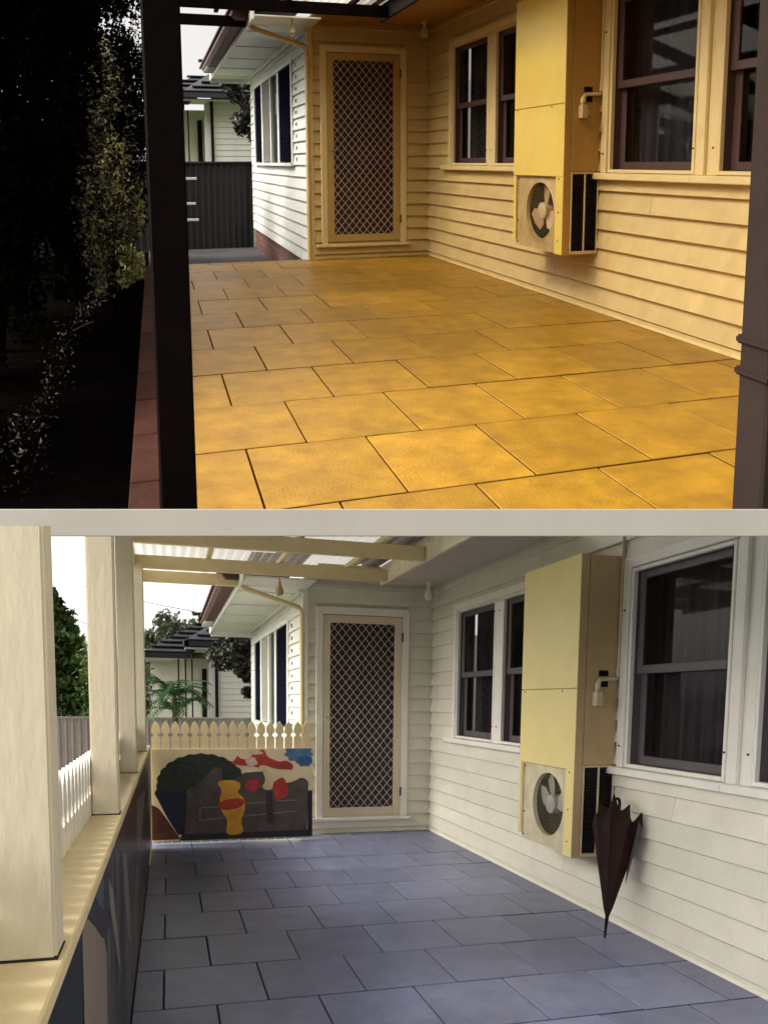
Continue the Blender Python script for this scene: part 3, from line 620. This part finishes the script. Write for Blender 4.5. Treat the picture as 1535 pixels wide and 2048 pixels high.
# low side wall with ledge and painted panels
t = thing('ledge_wall', 'low wall with cream ledge and dark streaky painted panels along left of the blue grey paving', 'wall', fr, (-2.93, -4, 0))
part('core', MB().box(-3.0, -2.845, -7.6, -.5, -.42, .895), P['wood'], fr, t)
part('ledge', MB().box(-3.03, -2.822, -7.6, -.42, .897, .928), P['wood'], fr, t, .004)
M['mural'] = mural('streaky dark mural paint')
for a, b in ((-7.6, -5.6), (-5.594, -4.2), (-4.194, -2.4), (-2.394, -.5)): part('painted_panel', MB().box(-2.843, -2.830, a, b, .012, .893), M['mural'], fr, t, .002)
side = {'navy': ((.006, .013, .022), [(-6.9, .89), (-5.992, .89), (-6.036, .2), (-6.9, .2)]),
 'trunk': ((.24, .20, .16), [(-5.985, .89), (-5.884, .876), (-5.722, .808), (-5.524, .724), (-5.442, .655), (-5.50, .25), (-6.06, .2), (-6.05, .6)]),
 'bird': ((.022, .018, .040), [(-5.93, .893), (-5.74, .884), (-5.527, .796), (-5.297, .747), (-5.376, .687), (-5.568, .735), (-5.722, .808), (-5.853, .867)]),
 'streak': ((.22, .19, .17), [(-5.328, .833), (-5.164, .761), (-4.953, .505), (-4.903, .40), (-5.093, .556), (-5.297, .747)]),
 'slate': ((.07, .085, .12), [(-5.72, .893), (-5.49, .893), (-5.504, .79), (-5.72, .88)]),
 'streak_far': ((.20, .17, .16), [(-4.574, .756), (-4.421, .725), (-4.288, .546), (-4.236, .362), (-4.164, .271), (-4.438, .403), (-4.539, .577)]),
 'patch': ((.13, .115, .12), [(-3.633, .513), (-3.2, .412), (-3.726, .15), (-4.001, .18)]),
 'grey_bough': ((.15, .135, .13), [(-3.387, .805), (-1.9, .70), (-2.817, .50), (-3.377, .53)]),
 'brown_field': ((.045, .020, .016), [(-4.92, .893), (-3.6, .893), (-1.4, .701), (-1.45, .35), (-3.2, .52), (-5.0, .86)])}
for k_, (c_, pts_) in side.items():
    part('painted_' + k_, MB().prism(pts_, 0, -2.8299, -2.8285 + (.0006 if k_ in ('bird', 'streak') else (-.0006 if k_ == 'brown_field' else 0))), mat('side paint ' + k_, c_, .32, .3, 6, spec=.15, stretch=(1, 5, .6)), fr, t)
posts = (('thick rough cream veranda post nearest the camera on the ledge', -6.26), ('second cream veranda post from the near end of the ledge', -4.66), ('third cream veranda post, narrow, right of the thick second post', -3.03), ('farthest cream veranda post, at the picket corner', -1.2))
for lab, y in posts:
    t = thing('veranda_post', lab, 'post', fr, (-2.88, y, .928), 'cream posts standing on the ledge')
    part('shaft', MB().box(-2.926, -2.834, y - .046, y + .046, .928, 2.398), M['post_rough'], fr, t, .005, seg=2)
    part('base_bead', MB().box(-2.9275, -2.8325, y - .0475, y + .0475, .9282, .9305), M['cavity'], fr, t)
# decorative corner bracket at second post top
# picket fences
def picket_poly(w, h, z0):
    hw = w / 2; pts = [(-hw, z0), (-hw, h - .15), (-hw + .018, h - .138), (-hw + .018, h - .122), (-hw, h - .11), (-hw, h - .075), (-hw * .72, h - .035), (0, h)]
    return pts + [(-a, b) for a, b in pts[-2::-1]]
def pickets_row(name, lab, along, c, s0, s1, z0, h, m, n):
    t = thing(name, lab, 'picket fence', fr, (c, s0, z0) if along == 'y' else (s0, c, z0)); st = (s1 - s0) / n
    poly = picket_poly(abs(st) * .89, h, z0)
    if along == 'y': me = mesh(MB().prism([(a, b) for a, b in poly], 0, -.009, .009), m, fr, 'picket')
    else: me = mesh(MB().prism([(a, b) for a, b in poly], 1, -.009, .009), m, fr, 'picket')
    for i in range(n):
        p = s0 + (i + .5) * st
        inst('picket', me, fr, t, (c, p, 0) if along == 'y' else (p, c, 0))
    for z in ((z0 + .12, h - .42) if along == 'x' else (z0 + .03,)):
        part('rail', MB().box(c - .03, c - .0095, min(s0, s1), max(s0, s1), z, z + .05) if along == 'y' else MB().box(min(s0, s1), max(s0, s1), c + .0095, c + .03, z, z + .05), m, fr, t)
pickets_row('picket_fence', 'white spade topped pickets along the outer edge of the cream ledge', 'y', -2.937, -7.2, -.5, .9285, 1.152, P['trim'], 76)
pickets_row('picket_fence', 'cream spade topped pickets closing the veranda end behind the painted board', 'x', -.34, -2.82, -1.345, .02, 1.15, P['wood'], 17)
# painted board: plain generic picture of bush, wall, cloud, pot and flowers
t = thing('painted_board', 'painted board with dark bush, brown brick wall and blue cloud, leaning against pickets', 'painted board', fr, (-2.08, -.37, .06))
part('panel', MB().box(-2.818, -1.335, -.375, -.357, .040, .895), mat('board cream paint', (.72, .60, .38), .35, .08, 4), fr, t, .002)
bx = lambda px: -2.822 + (px - 128) * (1.487 / (1440 - 128)); bz = lambda py: .895 - (py - 255) * (.853 / (1062 - 255))
def chaikin(p, it=2):
    for _ in range(it): p = [q for i in range(len(p)) for q in ((p[i][0] * .75 + p[(i + 1) % len(p)][0] * .25, p[i][1] * .75 + p[(i + 1) % len(p)][1] * .25), (p[i][0] * .25 + p[(i + 1) % len(p)][0] * .75, p[i][1] * .25 + p[(i + 1) % len(p)][1] * .75))]
    return p
def daub(name, pts, c, lay, label=None):
    if len(pts) < 40 and name not in ('painted_pillar', 'painted_wall', 'painted_base', 'painted_mound', 'painted_hollow', 'painted_stem'): pts = chaikin(pts)
    part(name, MB().prism([(bx(a), bz(b)) for a, b in pts], 1, -.3755 - lay * .0008, -.3750 - lay * .0008 + .0002), mat('paint ' + name, c, .35, .34, 7, .3, 40), fr, t, label=label)
def blob(cx, cy, rx, ry, k, amp, ph=0): return [(cx + rx * (1 + amp * math.sin(k * a + ph)) * math.cos(a), cy + ry * (1 + amp * math.sin(k * a + ph)) * math.sin(a)) for a in [2 * math.pi * i / 72 for i in range(72)]]
daub('painted_hollow', [(150, 640), (190, 560), (300, 500), (430, 560), (420, 1000), (330, 1010), (250, 860)], (.006, .008, .028), 0)
daub('painted_mound', [(130, 740), (180, 770), (250, 880), (350, 1050), (128, 1050)], (.085, .025, .014), 1)
bush = [(x, y) for x, y in blob(520, 560, 350, 262, 23, .022) if y < 640] ; bush = sorted([q for q in bush], key=lambda q: math.atan2(q[1] - 640, q[0] - 520))
daub('painted_bush', bush, (.012, .018, .010), 2)
daub('painted_wall', [(380, 1030), (410, 620), (470, 590), (630, 415), (685, 430), (685, 600), (870, 470), (1020, 460), (1060, 600), (1260, 560), (1330, 530), (1400, 560), (1400, 640), (1390, 1020)], (.070, .050, .042), 3)
daub('painted_pillar', [(1396, 640), (1436, 640), (1436, 1010), (1396, 1010)], (.006, .006, .014), 4)
daub('painted_knob', blob(1345, 578, 58, 52, 3, .03), (.085, .062, .052), 4); daub('painted_knob', blob(440, 640, 42, 46, 3, .03), (.085, .062, .052), 4)
daub('painted_base', [(340, 1062), (360, 1005), (1436, 1000), (1436, 1062)], (.012, .010, .010), 4)
for q_, (x_, y_) in enumerate(((470, 380), (540, 350), (600, 380), (430, 440), (350, 470), (520, 430), (300, 540), (390, 540), (700, 400), (740, 450), (250, 590))): daub('painted_leaf_stroke', blob(x_, y_, 34, 13, 5, .25, q_), (.017, .027, .012), 2.6)
jl = MB()
for (x0, y0, x1, y1) in ((520, 775, 680, 770), (500, 890, 690, 870), (880, 745, 1040, 740), (860, 860, 1310, 825), (985, 750, 985, 840), (945, 870, 945, 1010), (510, 775, 505, 890), (1130, 730, 1300, 725)):
    jl.bar((bx(x0), -.3785, bz(y0)), (bx(x1), -.3785, bz(y1)), .0006, .008)
part('painted_joints', jl, mat('paint joint grey', (.20, .18, .17), .4), fr, t)
daub('painted_cloud', [q for q in blob(1320, 300, 115, 80, 9, .09) if q[1] > 252], (.07, .16, .30), 1); daub('painted_cloud', [q for q in blob(1370, 370, 70, 50, 7, .10) if q[0] < 1436], (.03, .10, .26), 2)
daub('painted_urn', [(700, 1030), (735, 900), (680, 820), (660, 700), (690, 620), (640, 560), (690, 530), (820, 540), (840, 600), (800, 640), (870, 700), (870, 820), (830, 900), (870, 1020)], (.60, .28, .025), 5)
daub('painted_urn_band', [(655, 715), (860, 690), (868, 760), (770, 800), (665, 800)], (.36, .022, .012), 6)
daub('painted_flower', [(750, 390), (800, 345), (810, 310), (830, 345), (900, 355), (960, 280), (1030, 255), (1050, 330), (1110, 355), (1160, 380), (1210, 360), (1275, 400), (1270, 450), (1200, 445), (1120, 440), (1050, 410), (1000, 400), (985, 430), (930, 410), (840, 405)], (.42, .035, .015), 5)
daub('painted_flower', blob(935, 585, 66, 52, 5, .10), (.38, .02, .03), 5); daub('painted_flower', blob(1165, 620, 62, 98, 4, .07), (.42, .025, .02), 5)
daub('painted_petal', blob(925, 375, 48, 40, 4, .1), (.62, .42, .34), 6); daub('painted_petal', blob(960, 292, 60, 20, 3, .1), (.62, .42, .30), 6)
daub('painted_leaf', [(1000, 420), (1080, 470), (1120, 560), (1090, 640), (1000, 610), (1050, 540)], (.62, .50, .30), 4)
daub('painted_stem', [(1040, 640), (1095, 640), (1110, 930), (1050, 930)], (.035, .012, .014), 5)
# umbrella leaning tip down on the paving
t = thing('umbrella', 'dark folded umbrella standing tip down on blue grey paving against the cream wall', 'umbrella', fr, (-.253, -3.804, 0))
A = Vector((-.253, -3.804, 0)); Bq = Vector((-.118, -3.70, .86)); ax = (Bq - A).normalized(); u = ax.cross(Vector((1, 0, 0))).normalized(); v = ax.cross(u)
V = []; nR, nS = 96, 14
for s in range(nS + 1):
    f = s / nS
    for k in range(nR):
        a = 2 * math.pi * k / nR; gore = abs(math.sin(4 * a)); top = .74 - .075 * gore + .08 * math.sin(a - .9) + .02 * math.sin(3 * a + 1)
        d = .13 + f * (top - .13)
        r = (.012 + .155 * (f ** .9)) * (1 - .24 * gore ** .6 * min(1, f * 2.2)) * (1 + .10 * math.sin(a * 2 + .5) * f)
        if f > .86: r *= 1 - (f - .86) * 1.3
        V.append(A + ax * d + (u * math.cos(a) * .75 + v * math.sin(a)) * r)
part('canopy', MB().add(V, [(s * nR + k, s * nR + (k + 1) % nR, (s + 1) * nR + (k + 1) % nR, (s + 1) * nR + k) for s in range(nS) for k in range(nR)]), mat('dark brown umbrella cloth', (.022, .010, .008), .7, .3, 6, spec=.15), fr, t, smooth=True)
part('ferrule', MB().tube([A + ax * .004, A + ax * .05, A + ax * .15], [.006, .008, .012], 8), M['black'], fr, t, smooth=True)
hk = [A + ax * .5, A + ax * .765]; c0 = A + ax * .765
part('shaft', MB().tube(hk, .006, 8), M['black'], fr, t)
part('handle', MB().tube([c0 - ax * .03] + [c0 + ax * (.02 + .03 * math.sin(q)) + u * (.03 - .03 * math.cos(q)) for q in np.linspace(0, math.pi, 9)] + [c0 + u * .06 - ax * .0], .009, 8), M['black'], fr, t, smooth=True)
part('grey_panel', MB().add([A + ax * .32 - v * .055 - u * .062, A + ax * .66 - v * .075 - u * .128, A + ax * .70 - v * .080 - u * .085, A + ax * .40 - v * .068 - u * .040], [(0, 1, 2, 3)]), mat('grey umbrella lining', (.10, .095, .095), .6), fr, t)
# trees and plants beyond the lower veranda
def conifer(lab, base, height, radius, seed):
    t = thing('conifer_tree', lab, 'tree', fr, base); g = np.random.default_rng(seed); b = np.array(base); cm = MB()
    for i in range(60):
        f = (i + .5) / 60; z = .15 + f * (height - .15); R = radius * (1 - f ** 1.5) * (.75 + .4 * g.random()) + .08
        for k in range(5):
            a = g.random() * 2 * math.pi; q = b + np.array([R * .62 * math.cos(a), R * .62 * math.sin(a), z])
            m, _ = leaves(q, (R * .55 + .1, R * .55 + .1, .16), 130, .075, lumps=6, seed=seed * 1000 + i * 7 + k, aspect=2.4, droop=-.3, shell=.2); cm.add(m.v, m.f)
    part('trunk', MB().tube([b, b + np.array([0, 0, height * .9])], [.16, .03], 8), M['bark'], fr, t); part('crown', cm, M['leaf_con'], fr, t)
conifer('bushy green conifer seen between the first and second cream posts', (-5.0, 9, -.43), 3.9, 1.55, 3)
tree('garden_tree', 'grey green rounded tree behind the neighbour roof', 'tree', fr, (-2.3, 19, -.43), [((-2.3, 19, 3.2), (.95, .9, 1.1), 2600), ((-3.1, 19.4, 2.7), (.7, .7, .9), 1500), ((-1.5, 19.2, 2.9), (.7, .7, .9), 1500)], .14, M['leaf_grey'], M['bark'], 21, size=.11)
tree('garden_tree', 'dark drooping tree below the white wing eave, before the neighbour boards', 'tree', fr, (-.2, 6.9, -.43), [((-1.15, 6.7, 2.3), (.72, .6, .62), 6500), ((-1.05, 6.8, 1.8), (.5, .5, .45), 3200), ((-1.62, 6.6, 2.5), (.26, .3, .3), 900)], .07, M['leaf_black'], M['bark'], 31, size=.06)
tree('garden_tree', 'dark green shrub left of the palm behind the far cream post', 'shrub', fr, (-3.6, 7.5, -.43), [((-3.6, 7.5, 1.5), (.7, .6, .95), 2600)], .07, M['leaf_con'], M['bark'], 41, size=.06)
t = thing('palm', 'small green palm with arching fronds behind the white pickets', 'palm', fr, (-2.58, 4.2, -.43))
part('trunk', MB().tube([(-2.58, 4.2, -.43), (-2.56, 4.2, .6), (-2.575, 4.2, 1.37)], [.06, .045, .04], 8), M['bark'], fr, t, smooth=True)
g = np.random.default_rng(5)
for k in range(34):
    a = k * 2.4 + g.random() * .4; Lf = .42 + .2 * g.random(); lift = .8 + .9 * g.random(); fm = MB(); c = np.array((-2.575, 4.2, 1.36 if k % 3 else 1.14)); pr = None
    for i in range(13):
        s = i / 12; q = c + np.array([math.cos(a) * Lf * s, math.sin(a) * Lf * s, Lf * (lift * s - 1.05 * s * s)])
        d = np.array([math.cos(a), math.sin(a), lift - 2.1 * s]); d /= np.linalg.norm(d); side = np.array([-math.sin(a), math.cos(a), 0])
        if pr is not None: fm.bar(pr, q, .008, .006)
        pr = q
        if i > 1:
            for sg in (1, -1):
                tip = q + (side * sg * .75 + d * .65 + np.array([0, 0, -.25])) * .21 * (1.15 - s * .6); w = d * .02
                fm.add([q - w, q + w, tip], [(0, 1, 2)])
    part('frond', fm, M['palm'], fr, t)
for lab, pts in (('thin black wire sagging across sky to the wing gutter', [(-5.75, 16, 4.75), (-4.3, 11.5, 3.85), (-2.92, 8, 3.17), (-2.25, 4.25, 2.64)]), ('thin dark wire crossing in front of the conifer', [(-6.4, 15, 4.1), (-5.25, 12, 3.37), (-4.26, 10, 2.9), (-3.6, 8.6, 2.55)])):
    solo('overhead_wire', MB().tube(pts, .006, 5), M['wire'], fr, lab, 'wire', 'overhead wires', at=pts[0])
solo('wire_insulator', MB().tube([(-2.30, 4.2, 2.60), (-2.16, 4.2, 2.61)], .025, 8).tube([(-2.21, 4.2, 2.61), (-2.20, 4.2, 2.47)], .014, 6).tube([(-2.30, 4.2, 2.60), (-2.27, 4.2, 2.62)], .034, 8), M['doorpanel'], fr, 'small red brown wire insulator at the far gutter corner of lower house', 'insulator', at=(-2.2, 4.2, 2.5))

# ================================================================ UPPER veranda (orange paving)
fr, P = UPPER, PAL['U']
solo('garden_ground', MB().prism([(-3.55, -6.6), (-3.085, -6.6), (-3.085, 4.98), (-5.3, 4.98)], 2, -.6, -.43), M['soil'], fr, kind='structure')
solo('side_path', MB().box(-3.083, -1.3, .003, 4.98, -.6, -.40), M['path'], fr, kind='structure')
solo('back_yard', MB().box(-4.6, 1.3, 5.0, 13.2, -.6, -.43), M['grass'], fr, kind='structure')
fl_ = pavers(fr, P, 'U', -2.978, -7.2, -.10, .527, -.10)
M['edge'] = mat('edge paver darkened for shade', (.040, .012, .007), .8, .35, 9, .3, 60, .3, spec=.1)  # shade left of the post is put into the edge pavers' colour
part('slab', MB().box(-3.08, -2.976, -7.2, 0, -.42, -.035), M['joint_dark'], fr, fl_)
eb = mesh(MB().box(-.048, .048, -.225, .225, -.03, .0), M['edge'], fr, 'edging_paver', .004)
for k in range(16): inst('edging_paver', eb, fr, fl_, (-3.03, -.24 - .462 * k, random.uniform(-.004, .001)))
house(fr, P, 'U'); aircon(fr, P, 'U'); veranda_roof(fr, P, 'U'); light_fittings(fr, P, 'U'); steel_fence(fr, M['fence'], 'U'); neighbour(fr, 'U')
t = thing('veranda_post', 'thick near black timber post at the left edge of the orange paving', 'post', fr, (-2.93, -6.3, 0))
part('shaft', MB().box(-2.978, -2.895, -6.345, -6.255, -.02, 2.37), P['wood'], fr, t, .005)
t = thing('grey_column', 'dark grey brown column with two raised bands at the right edge of the orange paving', 'column', fr, (-1.58, -6.75, 0))
mg = mat('dark grey brown paint', (.030, .021, .018), .75, .12, 5, spec=.03)
part('shaft', MB().box(-1.69, -1.48, -6.79, -6.70, -.05, 2.3), mg, fr, t, .006)
for z in (.645, .571): part('band', MB().box(-1.696, -1.475, -6.799, -6.69, z - .010, z + .010), mg, fr, t, .005, seg=2)
solo('wire_insulator', MB().tube([(-2.24, 4.2, 2.60), (-2.11, 4.2, 2.61)], .025, 8).tube([(-2.16, 4.2, 2.61), (-2.15, 4.2, 2.49)], .014, 6), M['doorpanel'], fr, 'small brown wire insulator at far gutter corner of the yellow house', 'insulator', at=(-2.2, 4.2, 2.5))
tree('garden_tree', 'dark drooping tree below the white wing eave, right of the navy guttered house', 'tree', fr, (-.2, 6.9, -.43), [((-1.1, 6.7, 2.3), (.62, .6, .58), 5500), ((-1.05, 6.8, 1.8), (.42, .5, .45), 2600), ((-1.5, 6.6, 2.45), (.24, .3, .3), 800)], .07, M['leaf_black'], M['bark'], 33, size=.06)
t = thing('garden_bench', 'white slatted garden bench half hidden by the near black post', 'bench', fr, (-2.6, 4.5, -.4))
for z, y, x1 in ((.02, 4.35, -2.30), (.27, 4.55, -2.33), (.67, 4.6, -2.30)): part('slat', MB().box(-2.9, x1, y, y + .05, z + .1, z + .14), M['white_plastic'], fr, t, .004)
for x in (-2.85, -2.52): part('leg', MB().box(x, x + .04, 4.5, 4.55, -.4, .25), M['white_plastic'], fr, t, .003)
# dark garden on the left
hed = [('black green hedge tree nearest the camera at far left', (-4.15, -3.9), [((-4.25, -3.9, .5), (.45, .95, 1.2), 12000), ((-4.05, -3.9, 1.5), (.50, .95, 1.5), 15000), ((-4.2, -3.3, 2.5), (.7, 1.1, .9), 12000), ((-4.25, -2.6, 1.2), (.4, .9, 1.7), 14000), ((-4.5, -2.4, 2.2), (.45, 1.2, 1.1), 9000)]),
       ('tall dark hedge tree left of the near black post', (-4.2, -1.6), [((-4.2, -1.6, .4), (.42, 1.0, 1.1), 12000), ((-3.78, -1.6, 1.7), (.50, 1.0, 1.25), 15000), ((-3.8, -1.2, 2.7), (.7, 1.1, .9), 13000), ((-4.25, -.6, 1.4), (.4, 1.0, 1.8), 12000)]),
       ('dark leafy tree touching the near black post with sky showing through', (-4.0, .9), [((-4.0, .9, .3), (.40, 1.0, 1.0), 10000), ((-3.52, .9, 1.4), (.40, 1.0, 1.2), 13000), ((-4.1, 1.6, 1.4), (.4, 1.2, 1.8), 11000), ((-4.55, .6, 1.9), (.5, 1.3, 1.4), 12000), ((-3.4, 1.2, 2.6), (.55, .9, .7), 4200)]),
       ('farthest dark garden tree before the steel fence', (-3.6, 3.3), [((-3.5, 3.2, .6), (.45, .95, 1.3), 12000), ((-3.3, 3.2, 1.6), (.42, .9, .9), 6000), ((-3.2, 3.3, 2.6), (.4, .7, .5), 1500)])]
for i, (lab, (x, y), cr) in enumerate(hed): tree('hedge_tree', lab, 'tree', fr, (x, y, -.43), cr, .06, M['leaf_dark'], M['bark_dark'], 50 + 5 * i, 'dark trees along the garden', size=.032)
for i, (lab, c, R, n, sz) in enumerate((('yellow green shrub coloured as sunlit at the foot of the near black post', (-3.30, 1.7, -.20), (.24, 1.0, .24), 2600, .030), ('lime green shrub halfway up beside the near black post', (-3.19, 1.2, .42), (.13, .5, .30), 1300, .028), ('shrub with painted sunlit leaf specks high beside the near black post', (-3.30, -.4, 1.0), (.15, .7, .45), 420, .020))):
    t = thing('shrub', lab, 'shrub', fr, (c[0], c[1], -.43)); m_, lc = leaves(c, R, n, sz, lumps=22, seed=80 + i, lump_r=.30); tm = MB()
    for q in lc[:6]: tm.tube([(c[0] - .06, c[1], -.43), (c[0] - .05, c[1], c[2] * .5 - .2), q], [.008, .006, .003], 4)
    part('stem', tm, M['bark_dark'], fr, t); part('crown', m_, M['leaf_lit'], fr, t)
t = thing('shrub', 'olive leafy shrub with small painted sun glints beside the near black post', 'shrub', fr, (-3.35, .2, -.43))
m_, lc = leaves((-3.42, .3, .95), (.34, 1.7, 1.5), 9000, .026, lumps=90, seed=97, lump_r=.25); part('crown', m_, M['leaf_mid'], fr, t)
part('stem', MB().tube([(-3.42, .3, -.43), (-3.38, .3, .6), (-3.36, .3, 1.6)], [.012, .009, .004], 5), M['bark_dark'], fr, t)
# low dead twigs and leaves lying in clumps along the hedge foot
lt = MB(); g = np.random.default_rng(9)
line = [(-3.57, 1.6), (-3.62, .2), (-3.72, -.6), (-3.74, -1.6), (-3.66, -2.2), (-3.61, -3.0), (-3.68, -3.55), (-3.73, -3.95), (-3.56, -4.4)]
for k in range(70):
    s = g.random() * (len(line) - 1.001); i = int(s); w = s - i
    cx = line[i][0] * (1 - w) + line[i + 1][0] * w + g.normal() * .035; cy = line[i][1] * (1 - w) + line[i + 1][1] * w; n = int(6 + 40 * g.random() ** 2); sp = .03 + .05 * g.random()
    for _ in range(n):
        p = np.array([cx + g.normal() * sp, cy + g.normal() * sp * 3, -.425 + abs(g.normal()) * .05]); a = g.normal(size=3); a /= np.linalg.norm(a); b = np.cross(a, g.normal(size=3)); b /= np.linalg.norm(b)
        L_ = .006 + .016 * g.random() ** 2; W_ = L_ * (.25 + .3 * g.random())
        q = [p - a * L_, p + b * W_ + a * L_ * .2, p + a * L_, p - b * W_]; q = [np.array([z[0], z[1], max(z[2], -.4285)]) for z in q]; lt.add(q, [(0, 1, 2), (0, 2, 3)])
    if k % 5 == 0:
        p0 = np.array([cx, cy, -.42]); p1 = p0 + np.array([g.normal() * .10, g.normal() * .20, .05 + .08 * g.random()]); lt.tube([p0, (p0 + p1) / 2 + g.normal(size=3) * .02, p1], [.004, .003, .002], 4)
solo('leaf_litter', lt, M['litter'], fr, kind='stuff', label='pale dry leaves and twigs scattered on the dark garden soil', cat='leaf litter')

# ================================================================ white strip of album page between the two verandas, built as a solid bar
def ray(y, d): return CAM + FWD * d + UP * d * (1560 - y) / F_PX
V = []
for d in (1.30, 1.42):
    for yy in (1018.0, 1073.0):
        for sx in (-1.6, 1.6): V.append(ray(yy, d) + RIGHT * sx + (UP * (-.0045 * sx * .0)))
bm_ = MB().add(V, [(0, 1, 3, 2), (4, 6, 7, 5), (0, 4, 5, 1), (2, 3, 7, 6), (0, 2, 6, 4), (1, 5, 7, 3)])
solo('page_strip', bm_, M['page_white'], LOWER, 'plain off white horizontal band running full width between the upper and lower verandas', 'beam', at=tuple(ray(1045, 1.36)), bevel=.0015)

# trim what would pass through the strip's plane: the upper set ends on it, the lower set ends under it
bpy.context.view_layer.update()
def trim(fr, y_px, keep_above):
    d = ray(y_px, 1.0) - CAM; nrm = Vector(np.cross(RIGHT, d)).normalized()          # points up
    if nrm.z < 0: nrm = -nrm
    C0 = Vector(CAM)
    for o in list(fr.objs):
        if o.type != 'MESH' or o.name.startswith(('page_strip', 'ground')): continue
        Mw = o.matrix_world; ds = [(Mw @ Vector(c) - C0).dot(nrm) for c in o.bound_box]
        lo, hi = min(ds), max(ds)
        if (lo >= 0) if keep_above else (hi <= 0): continue
        if (hi <= 0) if keep_above else (lo >= 0):
            if len(o.children) == 0: bpy.data.objects.remove(o); fr.objs = [q for q in fr.objs if q is not o]; continue
        if o.data.users > 1: o.data = o.data.copy()
        bm = bmesh.new(); bm.from_mesh(o.data); I = Mw.inverted(); co = I @ C0; no = (Mw.to_3x3().transposed() @ nrm).normalized()
        r = bmesh.ops.bisect_plane(bm, geom=bm.verts[:] + bm.edges[:] + bm.faces[:], dist=1e-5, plane_co=co, plane_no=no, clear_inner=keep_above, clear_outer=not keep_above)
        if len(bm.verts) < 60000 and 'crown' not in o.name and o.name.split('.')[0] not in ('roof_sheet', 'leaf_litter', 'curtain'):
            ed = [e for e in r['geom_cut'] if isinstance(e, bmesh.types.BMEdge)]
            if ed: bmesh.ops.holes_fill(bm, edges=ed, sides=0)
        bm.to_mesh(o.data); bm.free()
trim(UPPER, 1040, True)
trim(LOWER, 1052, False)
